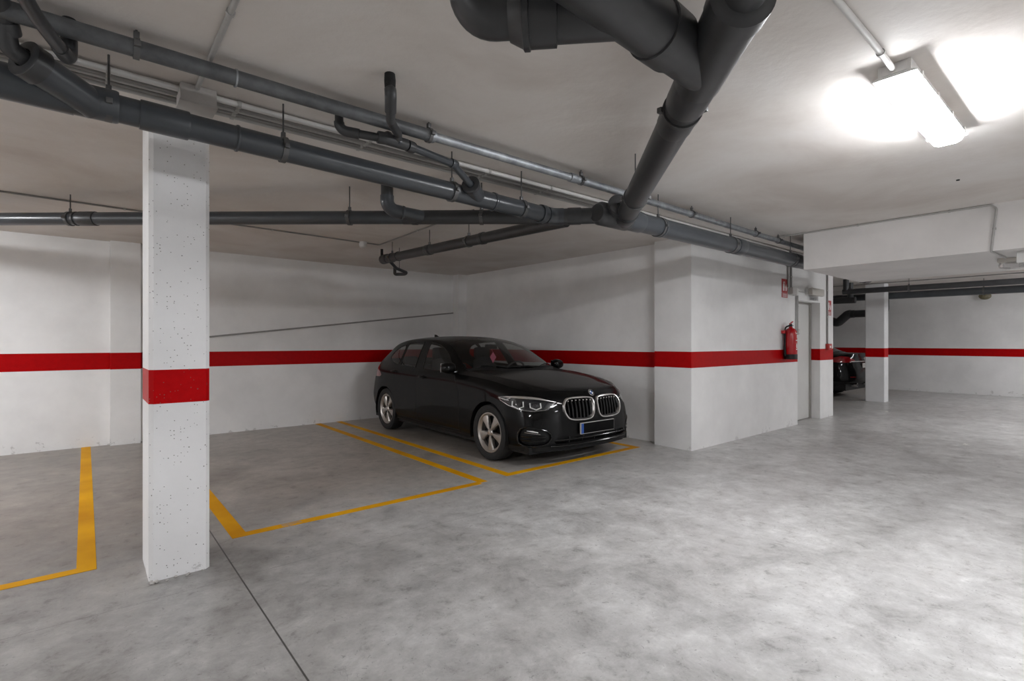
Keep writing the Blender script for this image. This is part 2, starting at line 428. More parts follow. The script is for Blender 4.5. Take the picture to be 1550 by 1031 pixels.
# pilasters standing a few centimetres out of the left wall, sloped ledge moulding
struct(MB().box(.25, .577, 8.56, YW, 0, CZ).build('trim_1', 'wall_left', smooth=0))
struct(MB().box(5.674, 5.90, 8.47, YW, 0, CZ).build('trim_2', 'wall_left', smooth=0))
lm = MB()
a, b = (1.0, 1.405), (5.674, 1.958)
lm.add([(a[0], 8.648, a[1]-.022), (b[0], 8.648, b[1]-.022), (b[0], 8.648, b[1]), (a[0], 8.648, a[1]),
        (a[0], 8.66, a[1]-.022), (b[0], 8.66, b[1]-.022), (b[0], 8.66, b[1]+.004), (a[0], 8.66, a[1]+.004)],
       [(0, 1, 2, 3), (3, 2, 6, 7), (1, 0, 4, 5), (0, 3, 7, 4), (2, 1, 5, 6)])
struct(lm.build('trim_3', 'conduit_dark', smooth=0))
# dropped beam (boxed-in duct) across the aisle
struct(MB().box(6.742, 8.77, YMIN, 2.525, 2.250, CZ).build('beam', 'beam', smooth=0))

# service door in the recess
door = MB().box(9.075, 9.995, 3.652, 3.70, .012, 2.03).build('door_1', 'door', smooth=0); struct(door)
MB().box(9.98, 10.043, 3.635, 3.715, 0, 2.06).box(9.072, 9.98, 3.642, 3.715, 2.032, 2.06).build('door_frame', 'door_frame', door, smooth=0)
hd = MB(); hd.box(9.13, 9.165, 3.642, 3.652, .96, 1.12, .004); hd.tube(bent([(9.148, 3.648, 1.06), (9.148, 3.605, 1.06), (9.25, 3.605, 1.06)], .012, 5), .009, 10)
hd.build('door_handle', 'door_frame', door)

# free standing columns
def column(x0, x1, y0, y1, ztop, label, mat, ch=.022):
    c = MB(); c.prism([(x0+ch, y0), (x1-ch, y0), (x1, y0+ch), (x1, y1-ch), (x1-ch, y1), (x0+ch, y1), (x0, y1-ch), (x0, y0+ch)], 0, ztop)
    return tag(c.build('column', mat, smooth=0), label, 'column')
near_col = column(.277, .580, 3.555, 3.99, CZ, 'white concrete column with red band in the left foreground beside the yellow bay line', 'column')
far_col = column(13.905, 14.20, 3.508, 3.885, CZ, 'distant white column with red band in front of the parked black saloon', 'column_far', .012)
# mortar fillet chips at the foot of the near column
chip = MB()
rnd = random.Random(3)
for k in range(14):
    t = rnd.random(); x = .285+.03*rnd.random() if k < 9 else .3+.27*t; y = 3.545-.025*rnd.random()
    r = .005+.009*rnd.random(); chip.ellipsoid((x, y, r*.5), (r, r*.8, r*.7), 7, 5)
chip.build('mortar_crumbs', 'box_plastic', near_col)

# painted bay outlines, each its own outline on the slab
def strip(m, x0, x1, y0, y1, z=.0025): m.box(x0, x1, y0, y1, -.001, z)
def marking(label, rects):
    m = MB()
    for r in rects: strip(m, *r)
    return tag(m.build('parking_bay_marking', 'yellow', smooth=0), label, 'floor marking', 'yellow parking bay outlines')
marking('yellow outline of the bay to the left of the foreground column', [(-.042, .052, 3.972, YW-.003), (-2.33, -.042, 3.972, 4.052), (-2.42, -2.33, 3.972, YW-.003)])
marking('yellow outline of the empty bay between foreground column and hatchback', [(.785, .885, 3.978, YW-.003), (.885, 2.94, 3.978, 4.058), (2.94, 3.035, 4.02, YW-.003)])
marking('yellow outline of the bay in which the black hatchback is parked', [(3.30, 3.392, 4.043, YW-.003), (3.392, 5.54, 4.043, 4.128), (5.448, 5.54, 4.128, 8.3)])
# scraps of litter on the aisle
for (x, y, r, lb) in ((12.05, 3.0, .05, 'tiny white scrap lying on the aisle floor near the core wall'), (9.0, 1.37, .05, 'tiny white scrap lying on the open aisle floor')):
    s = MB(); n = 9
    ring = [(x+r*(1.5 if k % 2 else .8)*math.cos(k*2*PI/n)*1.3, y+r*(.5+.35*(k % 3))*math.sin(k*2*PI/n)*.6, .002+.008*(k % 2)) for k in range(n)]
    s.add(ring+[(x, y, .012)], [(k, (k+1) % n, n) for k in range(n)])
    s.add([(p[0], p[1], .0005) for p in ring], [tuple(range(n))])
    tag(s.build('paper_scrap', 'paper'), lb, 'litter')

# ------------------------------------------------------------------ lamps
def make_lamp():
    """two metre-and-a-bit weatherproof batten: body on the ceiling, clear lit cover, clips"""
    t = empty('batten_lamp', (0, 0, CZ))
    L, W = 1.19, .150
    body = MB()
    sec = [(-.066, .002), (-.066, -.050), (-.088, -.058), (-.088, -.064), (.088, -.064), (.088, -.058), (.066, -.050), (.066, .002)]
    n = len(sec)
    for x0, x1 in ((-L/2, L/2),):
        vs = [(x0, p[0], p[1]) for p in sec]+[(x1, p[0], p[1]) for p in sec]
        body.add(vs, [tuple(range(n)), tuple(range(2*n-1, n-1, -1))]+[(i, (i+1) % n, n+(i+1) % n, n+i) for i in range(n)])
    body.build('lamp_body', 'white_plastic', t, local=True, smooth=20)
    # lit cover: rounded trough with sloped ends
    cv = MB(); prof = [(-.074, -.0645), (-.072, -.086), (-.062, -.105), (-.042, -.114), (.042, -.114), (.062, -.105), (.072, -.086), (.074, -.0645)]
    xs = [(-L/2+.022, 0.), (-L/2+.034, .75), (-L/2+.06, 1.), (L/2-.06, 1.), (L/2-.034, .75), (L/2-.022, 0.)]
    for x, k in xs:
        for (y, z) in prof: cv.v.append((x, y*(.96+.04*k), -.0645+(z+.0645)*k if k else -.0646+(z+.0645)*.02))
    m = len(prof)
    ce = MB(); ce.v = list(cv.v)
    for i in range(len(xs)-1):
        for j in range(m-1): (cv if 2 <= j <= m-4 else ce).f.append((i*m+j, i*m+j+1, (i+1)*m+j+1, (i+1)*m+j))
    cvo = cv.build('lamp_cover', 'diffuser', t, local=True, smooth=40)
    ce.build('cover_rim', 'diffuser_side', t, local=True, smooth=40)
    for s in (-1, 1):
        for k in range(4):
            x = -L/2+.10+k*(L-.2)/3
            MB().box(x-.012, x+.012, s*.086-.006, s*.086+.006, -.078, -.04, .003).build('cover_clip', 'white_plastic', t, local=True)
    for e in (-1, 1):
        MB().box(e*L/2-.006 if e > 0 else -L/2-.006, e*L/2+.006 if e > 0 else -L/2+.006, -.05, .05, -.05, -.008, .004).build('end_cap', 'white_plastic', t, local=True)
    return t
lamp0 = make_lamp(); lamp0.location = (3.57, .712, CZ)
tag(lamp0, 'lit white batten lamp on the ceiling at upper right', 'lamp', 'batten lamps on the garage ceiling')
for x, y, lb in ((-4.9, 4.6, 'added unseen fill lamp far to the left of the foreground column'), (3.8, -2.7, 'added unseen fill lamp behind the viewer'),  # both lamps on this line are added out of view as fill light
                 (-2.6, .70, 'lit batten lamp over the aisle behind the viewer'),
                 (10.9, -.2, 'lit batten lamp beyond the dropped beam'),
                 (15.4, -.4, 'lit batten lamp at the far end of the aisle'),
                 (-2.1, 6.45, 'lit batten lamp over the leftmost parking bays outside the frame')):
    c = copy_tree(lamp0); c.location = (x, y, CZ); c['label'] = lb

# ------------------------------------------------------------------ wall fittings on the core
def clip_ring(p, ax, r, name='conduit_clip', mat='conduit', parent=None):
    return MB().lathe(Vector(p)-Vector(ax)*.009, ax, [(r+.001, 0), (r+.005, 0), (r+.005, .018), (r+.001, .018)], 14, closed=True).build(name, mat, parent)
def conduit(name, pts, r, label, mat='conduit', clips=(), group=None, rb=.04, cat='conduit'):
    o = MB().tube(bent(pts, rb, 6) if len(pts) > 2 else pts, r, 12).build(name, mat)
    tag(o, label, cat, group)
    for p, ax in clips: clip_ring(p, ax, r, parent=o, mat='conduit')
    return o
Z = (0, 0, 1); X = (1, 0, 0); Y = (0, 1, 0)
def sign(x0, x1, z0, z1, y, label):
    s = thing('fire_extinguisher_sign', ((x0+x1)/2, y, z0), label, 'sign')
    h = z1-z0; w = x1-x0; cx = (x0+x1)/2; zs = z0+h*.26
    MB().box(x0, x1, y-.004, y-.0005, zs, z1).build('sign_panel', 'red_sign', s, smooth=0)
    p = MB(); yy = y-.0055
    p.box(cx-.30*w, cx-.06*w, yy, y-.004, zs+.10*h, zs+.46*h, .0008)           # cylinder silhouette
    p.box(cx-.24*w, cx-.12*w, yy, y-.004, zs+.46*h, zs+.55*h); p.box(cx-.24*w, cx+.02*w, yy, y-.004, zs+.55*h, zs+.60*h)
    p.box(cx+.0*w, cx+.04*w, yy, y-.004, zs+.25*h, zs+.57*h)                   # hose
    fl = [(.14, .10), (.30, .10), (.38, .22), (.33, .36), (.28, .50), (.24, .36), (.19, .44), (.12, .26)]
    p.add([(cx+a*w, yy, zs+b*h) for a, b in fl]+[(cx+a*w, y-.004, zs+b*h) for a, b in fl], [tuple(range(8)), tuple(range(15, 7, -1))]+[(i, (i+1) % 8, 8+(i+1) % 8, 8+i) for i in range(8)])
    p.build('pictogram', 'sign_white', s, smooth=0)
    MB().box(x0, x1, y-.004, y-.0005, z0, zs-.004).build('caption_strip', 'red_sign', s, smooth=0)
    q = MB()
    for k in range(3): q.box(x0+.12*w, x1-.12*w, yy, y-.004, z0+h*(.045+.065*k), z0+h*(.075+.065*k))
    q.build('caption_lines', 'sign_white', s, smooth=0)
    return s
sign(8.455, 8.665, 2.075, 2.37, BY, 'red and white extinguisher sign high on core wall above the extinguisher')
sign(10.375, 10.57, 1.855, 2.125, BY, 'smaller red and white sign on narrow pier right of the service door')

jb = thing('junction_box', (8.81, BY-.03, 2.13), 'grey junction box right of the red sign on the core wall', 'junction box')
MB().box(8.70, 8.86, BY-.075, BY-.001, 2.135, 2.245, .005).build('box_body', 'box_plastic', jb)
MB().box(8.862, 8.93, BY-.070, BY-.001, 2.125, 2.235, .005).build('push_switch', 'white_plastic', jb)
conduit('conduit', [(8.655, BY-.014, 2.25), (8.655, BY-.014, CZ)], .011, 'left one of two thin conduits dropping from ceiling to junction box', 'conduit_dark', group='core wall conduits')
conduit('conduit', [(8.77, BY-.018, 2.245), (8.77, BY-.018, CZ)], .015, 'right one of two conduits dropping from ceiling to junction box', 'conduit_dark', [((8.77, BY-.018, 2.42), Z)], group='core wall conduits')
conduit('conduit', [(8.93, BY-.016, 2.205), (9.365, BY-.016, 2.205)], .010, 'short horizontal conduit between junction box and emergency light', group='core wall conduits')
conduit('conduit', [(8.985, BY-.014, 2.20), (8.985, BY-.014, 1.20)], .011, 'thin vertical conduit running down behind the red extinguisher', group='core wall conduits')
conduit('conduit', [(8.93, BY-.014, 2.155), (9.035, BY-.014, 2.155), (9.035, BY-.014, 1.55)], .013, 'bent conduit ending in a round pull switch beside the door', clips=[((9.035, BY-.014, 1.95), Z), ((9.035, BY-.014, 1.70), Z)], group='core wall conduits')
psw = thing('light_switch', (9.03, BY, 1.5), 'small grey round switch on the core wall beside the door edge', 'switch')
MB().lathe((9.030, BY-.001, 1.535), (0, -1, 0), [(.048, 0), (.048, .030), (.040, .040), (0, .042)], 20).build('switch_base', 'box_plastic', psw)
MB().box(9.015, 9.045, BY-.048, BY-.040, 1.515, 1.555, .003).build('switch_rocker', 'white_plastic', psw)

em = thing('emergency_light', (9.65, BY, 2.18), 'white emergency light above the service door', 'emergency light')
MB().box(9.37, 9.95, BY-.045, BY-.001, 2.175, 2.275, .01).build('light_base', 'white_plastic', em)
MB().box(9.39, 9.93, BY-.115, BY-.045, 2.160, 2.285, .025).build('light_cover', 'ivory_plastic', em)
g = MB()
for k in range(4): g.box(9.50+.085*k, 9.565+.085*k, BY-.040, BY-.036, 2.088, 2.148)
g.build('clear_legend_plate', 'clear', em, smooth=0)
MB().box(9.47, 9.87, BY-.036, BY-.030, 2.08, 2.176).build('legend_plate', 'clear', em, smooth=0)

conduit('conduit', [(10.345, BY-.016, 1.32), (10.345, BY-.016, CZ)], .014, 'vertical conduit down the narrow pier to the red call point', 'conduit_dark', [((10.345, BY-.016, z), Z) for z in (1.82, 2.3)], group='core wall conduits')
cp = thing('fire_call_point', (10.37, BY, 1.24), 'red manual call point box on the pier at the red band', 'call point')
MB().box(10.295, 10.455, BY-.055, BY-.001, 1.225, 1.335, .006).build('call_box', 'red_plastic', cp)
MB().box(10.345, 10.405, BY-.058, BY-.054, 1.262, 1.298).build('press_panel', 'sign_white', cp, smooth=0)

# extinguisher hung on the core wall
ex = thing('fire_extinguisher', (8.56, BY-.09, 1.10), 'red fire extinguisher hanging on the core wall left of the door', 'fire extinguisher')
ec = Vector((8.56, BY-.095, 0))
MB().lathe(ec+Vector((0, 0, 1.135)), Z, [(0, 0), (.085, 0), (.092, .012), (.092, .355), (.085, .40), (.060, .44), (.030, .455), (.026, .475), (0, .475)], 30).build('cylinder', 'red_enamel', ex)
MB().lathe(ec+Vector((0, 0, 1.095)), Z, [(.096, 0), (.096, .075), (.093, .080), (0, .080)], 30).build('foot_ring', 'black_plastic', ex)
hv = MB(); hv.lathe(ec+Vector((0, 0, 1.605)), Z, [(.022, 0), (.022, .04), (.015, .05), (0, .05)], 14)
hv.box(ec.x-.015, ec.x+.075, ec.y-.014, ec.y+.014, 1.620, 1.634, .004)
hv.build('valve', 'black_plastic', ex)
lv = MB(); lv.add([(ec.x-.03, ec.y-.012, 1.645), (ec.x+.07, ec.y-.012, 1.685), (ec.x+.07, ec.y+.012, 1.685), (ec.x-.03, ec.y+.012, 1.645), (ec.x-.03, ec.y-.012, 1.657), (ec.x+.07, ec.y-.012, 1.697), (ec.x+.07, ec.y+.012, 1.697), (ec.x-.03, ec.y+.012, 1.657)],
                   [(0, 1, 2, 3), (4, 7, 6, 5), (0, 4, 5, 1), (2, 6, 7, 3), (1, 5, 6, 2), (0, 3, 7, 4)])
lv.build('squeeze_lever', 'red_enamel', ex)
MB().tube(bent([ec+Vector((-.02, 0, 1.63)), ec+Vector((-.095, .045, 1.60)), ec+Vector((-.098, .050, 1.30)), ec+Vector((-.09, .048, 1.165))], .05, 6), .012, 10).build('hose', 'black_plastic', ex)
MB().tube([ec+Vector((-.098, .05, 1.30)), ec+Vector((-.092, .048, 1.15))], [.014, .020], 12).build('nozzle', 'black_plastic', ex)
lb = MB()
for k in range(-4, 5):
    pass
def cyl_patch(m, c, r, a0, a1, z0, z1, n=8):
    for i in range(n):
        t0, t1 = a0+(a1-a0)*i/n, a0+(a1-a0)*(i+1)/n
        m.add([(c.x+r*math.sin(t), c.y-r*math.cos(t), z) for t, z in ((t0, z0), (t1, z0), (t1, z1), (t0, z1))], [(0, 1, 2, 3)])
for z0, z1, a0, a1 in ((1.245, 1.262, .15, .62), (1.275, 1.335, .2, .45), (1.345, 1.35, .15, .6), (1.385, 1.40, .1, .55), (1.43, 1.48, .35, .6), (1.495, 1.51, .15, .6)): cyl_patch(lb, ec, .0926, a0-.42, a1-.42, z0, z1)
lb.build('printed_label', 'sign_white', ex, smooth=0, fixn=False)
MB().box(ec.x-.13, ec.x-.10, BY-.06, BY-.002, 1.50, 1.55, .004).build('wall_bracket', 'red_enamel', ex)

# ------------------------------------------------------------------ pipework
def seg(parent, p0, p1, r, name='pipe', mat='pvc'): return MB().tube([p0, p1], r, 28).build(name, mat, parent)
def sleeve(parent, p, d, r, w=.10, name='coupling', mat='pvc', lip=.007):
    d = Vector(d).normalized(); o = Vector(p)-d*w/2
    return MB().lathe(o, d, [(r, 0), (r+lip*.8, 0), (r+lip, .006), (r+lip, w-.006), (r+lip*.8, w), (r, w)], 28, closed=True).build(name, mat, parent)
def elbow(parent, p0, p1, p2, r, rb, mat='pvc', lip=.006, name='elbow'):
    pts = arc(p0, p1, p2, rb, 10); a = (Vector(p0)-Vector(p1)).normalized(); b = (Vector(p2)-Vector(p1)).normalized()
    pts = [pts[0]+a*.035]+pts+[pts[-1]+b*.035]
    return MB().tube(pts, r+lip, 28).build(name, mat, parent)
def hanger(parent, p, d, r, top=CZ, mat='clamp', rod=True, w=.028):
    d = Vector(d).normalized(); p = Vector(p); o = p-d*w/2
    m = MB().lathe(o, d, [(r+.001, 0), (r+.008, 0), (r+.008, w), (r+.001, w)], 28, closed=True)
    side = d.cross(Vector(Z)).normalized()
    for s in (-1, 1):
        c = p+side*s*(r+.014); m.box(c.x-.012, c.x+.012, c.y-.012, c.y+.012, c.z-.012, c.z+.012, .003)
    m.box(p.x-.011, p.x+.011, p.y-.011, p.y+.011, p.z+r+.004, p.z+r+.035, .003)
    k = m.build('pipe_clamp', mat, parent)
    if rod: MB().tube([(p.x, p.y, p.z+r+.03), (p.x, p.y, top)], .0048, 8).build('hanger_rod', 'rod', k)
    return k

# main drain: small bore on the left, 45 degree dog-leg, large bore to the right
zA = lambda x: 2.466-.0215*x
yA, yB = 3.03, 2.715
R1, R2 = .063, .082
mp = thing('drain_pipe', (.9, yA, 2.3), 'long main grey drain pipe hung below the ceiling from left foreground to core wall', 'pipe')
J = 2.97; K = J+(yA-yB)
Pm = lambda x: Vector((x, yA, zA(x)))
seg(mp, (-.05, yA, zA(-.05)), Pm(J-.06), R1)
seg(mp, (-2.4, yA, 2.505), (-.04, yA, 2.467), .076)
elbow(mp, Pm(J-.5), Pm(J), (K, yB, 2.405), R1, .12)
sleeve(mp, Pm(J-.13), (1, 0, -.02), R1+.004, .05)
pk0 = Vector((J, yA, zA(J))); pk1 = Vector((K+.06, yB-.06, 2.405))
seg(mp, pk0, pk1, R1+.002, mat='pvc_dark')
dk = (pk1-pk0).normalized()
sleeve(mp, pk0+dk*.17, dk, R1, .11, mat='pvc_dark')
seg(mp, (K-.02, yB, 2.410), (6.0, yB, 2.408), R2); seg(mp, (5.98, yB, 2.408), (9.75, yB, 2.402), R2); MB().tube(bent([(9.6, yB, 2.402), (9.9, yB, 2.402), (9.9, yB, CZ)], .13, 8), R2+.005, 28).build('elbow', 'pvc_dark', mp)
for x, w in ((3.62, .18), (4.02, .02), (5.47, .16), (7.0, .2)): sleeve(mp, (x, yB, 2.409), X, R2, w)
for x in (.30, .62): sleeve(mp, Pm(x), (1, 0, -.0215), R1, .20 if x < .5 else .012)
for x in (1.985, 2.34): sleeve(mp, Pm(x), (1, 0, -.0215), R1, .02)
for x in (.083, .853, 1.975, 2.62): hanger(mp, Pm(x), (1, 0, -.0215), R1)
for x in (3.985, 5.31, 6.834): hanger(mp, (x, yB, 2.409), X, R2)
# tee body with blanked cleaning eye
tee = MB().lathe((K-.10, yB, 2.405), X, [(.070, -.04), (.094, 0), (.094, .33), (.086, .345)], 30); tee.build('tee_fitting', 'pvc_dark', mp)
ce = thing_dir = Vector((-.72, -.69, .12)).normalized()
c0 = Vector((K+.12, yB+.02, 2.42))
MB().lathe(c0, ce, [(.075, 0), (.075, .17), (.082, .17), (.082, .26), (.070, .26), (.070, .262), (.050, .270), (0, .270)], 30).build('cleaning_eye', 'pvc_dark', mp)
MB().tube(bent([c0+ce*.268+Vector((-.02, 0, 0)), c0+ce*.285, c0+ce*.268+Vector((.02, 0, 0))], .004, 3), .004, 8).build('eye_handle', 'pvc_dark', mp)
# wye on the main run at extreme left with reducer and riser
wd = Vector((-.72, -.58, .20)).normalized(); w0 = Vector((.03, yA, 2.455))
MB().tube([w0, w0+wd*.27], .068, 28).build('wye_branch', 'pvc', mp)
MB().lathe(w0+wd*.23, wd, [(.070, 0), (.077, .003), (.077, .062), (.072, .065), (.040, .066), (.040, .03)], 28).build('reducer', 'pvc_dark', mp)
MB().lathe((-.09, yA, zA(-.09)), X, [(R1, -.0), (.074, 0), (.074, .20), (.070, .21), (R1, .21)], 28).build('wye_body', 'pvc', mp)
sp = w0+wd*.245
MB().tube(bent([sp, sp+wd*.10, sp+Vector((-.085, -.12, .10)), sp+Vector((-.12, -.50, .255))], .05, 6), .034, 20).build('riser', 'pvc_dark', mp)
sleeve(mp, sp+Vector((-.078, -.10, .085)), (-.1, -.5, .45), .034, .05, mat='pvc_dark')
# small-bore swept entry on the main run
sw0 = Pm(2.20); swd = Vector((-.76, -.58, .26)).normalized()
MB().tube([sw0, sw0+swd*.17], .058, 24).build('branch_socket', 'pvc', mp)
MB().lathe(sw0+swd*.155, swd, [(.060, 0), (.064, .002), (.064, .03), (.060, .032), (.028, .033), (.028, .02)], 24).build('branch_bush', 'pvc_dark', mp)

# small black branch: ceiling stubs, tee and sloping run into the main pipe
sb = thing('drain_pipe', (1.4, 2.8, 2.4), 'thin black waste pipe with tee and ceiling stubs between galvanised pipe and main drain', 'pipe')
sr = .0235; y0 = 2.795; zt = 2.545
T = Vector((1.385, 2.70, 2.53)); e1 = sw0+swd*.17
MB().tube(bent([(1.10, 2.845, CZ), (1.10, 2.845, 2.565), T+Vector((-.05, .01, .0))], .06, 6), sr, 16).build('pipe', 'pvc_dark', sb)
bend = Vector((1.86, 2.835, 2.54))
MB().tube(bent([T, bend, e1], .05, 6), sr, 16).build('pipe', 'pvc', sb)
MB().tube(bent([(1.165, 2.345, 2.645), (1.163, 2.335, 2.60), (1.225, 2.46, 2.52), T+Vector((-.01, -.03, .03)), T+Vector((.01, .01, 0))], .03, 6), sr, 16).build('pipe', 'pvc_dark', sb)
MB().tube([(1.165, 2.35, CZ), (1.166, 2.349, 2.67), (1.165, 2.346, 2.63)], [.026, .029, .027], 14).build('foam_collar', 'black_foam', sb)
MB().tube(bent([(1.164, 2.342, 2.625), (1.163, 2.335, 2.595), (1.20, 2.41, 2.548)], .03, 6), sr+.006, 16).build('elbow', 'pvc_dark', sb)
MB().tube([T+Vector((-.065, .018, .004)), T+Vector((.07, .015, .0))], sr+.010, 18).build('tee_fitting', 'pvc_dark', sb)
sleeve(sb, T+Vector((-.085, .02, .004)), (1, -.2, 0), sr+.004, .05, mat='pvc_dark'); sleeve(sb, T+Vector((.10, .027, .0)), (1, .25, 0), sr+.004, .05, mat='pvc_dark')
MB().tube([T+Vector((-.012, .06, .02)), T+Vector((-.012, .10, .055))], sr+.01, 16).build('tee_plug', 'pvc_dark', sb)
MB().tube(bent([(1.10, 2.845, 2.61), (1.10, 2.845, 2.565), T+Vector((-.19, .09, .02))], .05, 6), sr+.005, 16).build('elbow', 'pvc_dark', sb)
sleeve(sb, bend, (1, .3, -.05), sr, .05, mat='pvc')

# diagonal run from the far left bays into the main pipe
dp = thing('drain_pipe', (.9, 5.2, 2.3), 'grey drain pipe crossing behind the near column at ceiling height', 'pipe')
D = lambda x: Vector((x, 6.02-x, 2.482-.0255*x)); dd = Vector((1, -1, -.0255)).normalized(); r3 = .057
seg(dp, D(-2.45), D(2.10), r3); seg(dp, D(2.08), D(2.99), r3+.002, mat='pvc_dark')
for x in (.02, -.06): sleeve(dp, D(x), dd, r3, .16 if x > 0 else .02, mat='pvc_dark')
sleeve(dp, D(2.15), dd, r3, .05, mat='pvc_dark'); sleeve(dp, D(2.86), dd, r3, .10, mat='pvc_dark')
for x in (-.105, 1.745, 2.555): hanger(dp, D(x), dd, r3)
v0 = Vector((1.885, 3.93, 0)); v0.x = 1.885
ve = Vector((1.90, 3.88, 2.455)); vj = D(2.22)
MB().tube([(ve.x, ve.y, CZ), (ve.x, ve.y, 2.52)], .050, 26).build('riser', 'pvc_dark', dp)
elbow(dp, (ve.x, ve.y, CZ), ve, vj, .050, .085, lip=.005)
seg(dp, ve+(vj-ve).normalized()*.10, vj, .050)
sleeve(dp, ve+(vj-ve).normalized()*.13, vj-ve, .05, .02)
# run along the bay behind, ending in a capped tee
bp = thing('drain_pipe', (3.15, 5.0, 2.3), 'grey drain pipe running back towards the hatchback under the ceiling', 'pipe')
B = lambda y: Vector((3.15, y, 2.405+.0285*(y-3.1))); bd = Vector((0, 1, .0285)).normalized(); r4 = .056
seg(bp, B(3.06), B(6.50), r4, mat='pvc_dark')
for y, w in ((6.47, .13), (6.10, .02), (5.33, .10), (4.25, .06)): sleeve(bp, B(y), bd, r4, w, mat='pvc_dark')
MB().lathe(B(6.50), bd, [(.058, 0), (.066, .004), (.066, .05), (.05, .055), (0, .055)], 26).build('end_cap', 'pvc_dark', bp)
for y in (6.28, 5.315, 4.50): hanger(bp, B(y), bd, r4)
MB().tube([(3.12, 6.53, 2.54), (3.12, 6.53, 2.64)], .018, 12).build('capped_stub', 'black_foam', bp)
lo = Vector((3.38, 6.42, 2.37))
MB().tube(bent([B(6.45)+Vector((.03, -.03, -.03)), Vector((3.35, 6.55, 2.40)), Vector((3.62, 6.66, 2.355)), Vector((3.40, 6.70, 2.335)), Vector((3.36, 6.62, 2.42))], .03, 6), .022, 14).build('trap_loop', 'pvc_dark', bp)
MB().tube([(3.42, 6.60, 2.40), (3.42, 6.60, CZ)], .0045, 8).build('hanger_rod', 'rod', bp)

# large branch coming from the viewer's side, with double wye
ob = thing('drain_pipe', (2.6, 1.8, 2.28), 'thick dark drain pipe with branching wye overhead in the centre foreground', 'pipe')
O = lambda x: Vector((x, x-.768, 2.392+.0*(x-2))); od = Vector((1, 1, 0)).normalized(); r5 = .080
seg(ob, O(1.70), O(3.44), r5, mat='pvc_dark')
elbow(ob, O(2.8), Vector((3.483, yB, 2.405)), (4.4, yB, 2.408), r5, .12, mat='pvc', lip=.006)
sleeve(ob, O(3.34), od, r5, .14, mat='pvc_dark'); sleeve(ob, O(3.26), od, r5, .012, mat='pvc_dark', lip=.010)
sleeve(ob, O(1.90), od, r5, .20, mat='pvc_dark'); sleeve(ob, O(2.075), od, r5, .15, mat='pvc_dark', lip=.004)
k = hanger(ob, O(2.02), od, r5, rod=False, mat='rod'); k.name = 'pipe_clamp'
hanger(ob, O(3.0), od, r5)
# wye body: straight arm
MB().lathe(O(1.845), -od, [(.080, 0), (.091, .008), (.091, .42), (.096, .425), (.096, .50), (.080, .505), (.064, .515)], 32).build('wye_fitting', 'pvc_dark', ob)
ps = O(1.845)-od*.50
MB().tube(bent([ps, ps-od*.12, ps-od*.12+Vector((-.35, -.30, .28))], .08, 6), .062, 26).build('pipe', 'pvc_dark', ob)
# wye body: side arm to the left
wl = Vector((-1, -.06, -.005)).normalized(); pl = O(1.775)
MB().tube([pl, pl+wl*.26], .088, 30).build('wye_arm', 'pvc_dark', ob)
MB().lathe(pl+wl*.24, wl, [(.086, 0), (.098, .002), (.098, .115), (.09, .117)], 30).build('coupling', 'pvc_dark', ob)
MB().tube([pl+wl*.34, pl+wl*.95], .091, 30).build('wye_arm', 'pvc_dark', ob)
seg(ob, pl+wl*.9, pl+wl*2.2, .08, mat='pvc_dark')
q0 = pl+wl*.50; qd = Vector((-.70, .72, 0)).normalized()
MB().tube([q0, q0+qd*.24], .085, 30).build('wye_arm', 'pvc_dark', ob)
MB().lathe(q0+qd*.215, qd, [(.085, 0), (.095, .002), (.095, .085), (.101, .087), (.101, .105), (.092, .11), (.072, .15)], 30).build('coupling', 'pvc_dark', ob)
q1 = q0+qd*.36
MB().tube(bent([q0+qd*.3, q1+qd*.12, q1+qd*.12+Vector((-.06, -.02, .25))], .08, 8), .066, 26).build('elbow', 'pvc_dark', ob)
sleeve(ob, q1-qd*.01, qd, .066, .02, mat='pvc_dark')

# galvanised sprinkler pipe
gp = thing('metal_pipe', (2.0, 2.72, 2.6), 'long straight galvanised steel pipe fixed close under the ceiling', 'pipe')
rg = .0295; zg = 2.626
seg(gp, (-2.4, 2.712, zg), (1.61, 2.715, zg), .0365, mat='steel_dark'); sleeve(gp, (1.615, 2.715, zg), X, rg, .05, mat='galv', lip=.009); seg(gp, (1.60, 2.715, zg), (2.90, 2.718, zg), rg-.001, mat='galv'); seg(gp, (2.89, 2.718, zg), (9.4, 2.80, zg-.006), rg, mat='galv')
for x in (.55, 2.87): sleeve(gp, (x, 2.717, zg), X, rg if x > 1 else .0365, .07 if x > 1 else .004, mat='galv', lip=.005)
for x in (.168, 1.604, 2.96, 3.62, 4.58, 5.98, 6.6): hanger(gp, (x, 2.715+.014*max(0, x-3), zg), X, rg if x > 1.61 else .0365, w=.022)
# hooked waste stub at top left
hs = thing('drain_pipe', (-.1, 2.7, 2.5), 'short hooked dark pipe crossing the galvanised pipe at the top left corner', 'pipe')
MB().tube(bent([(-.052, 2.80, CZ), (-.052, 2.80, 2.535), (-.13, 2.47, 2.515), (-.20, 2.15, 2.53)], .045, 8), .024, 18).build('pipe', 'pvc_dark', hs)
MB().tube(bent([(-.052, 2.80, 2.62), (-.052, 2.80, 2.535), (-.078, 2.69, 2.53)], .045, 8), .029, 18).build('elbow', 'pvc_dark', hs)

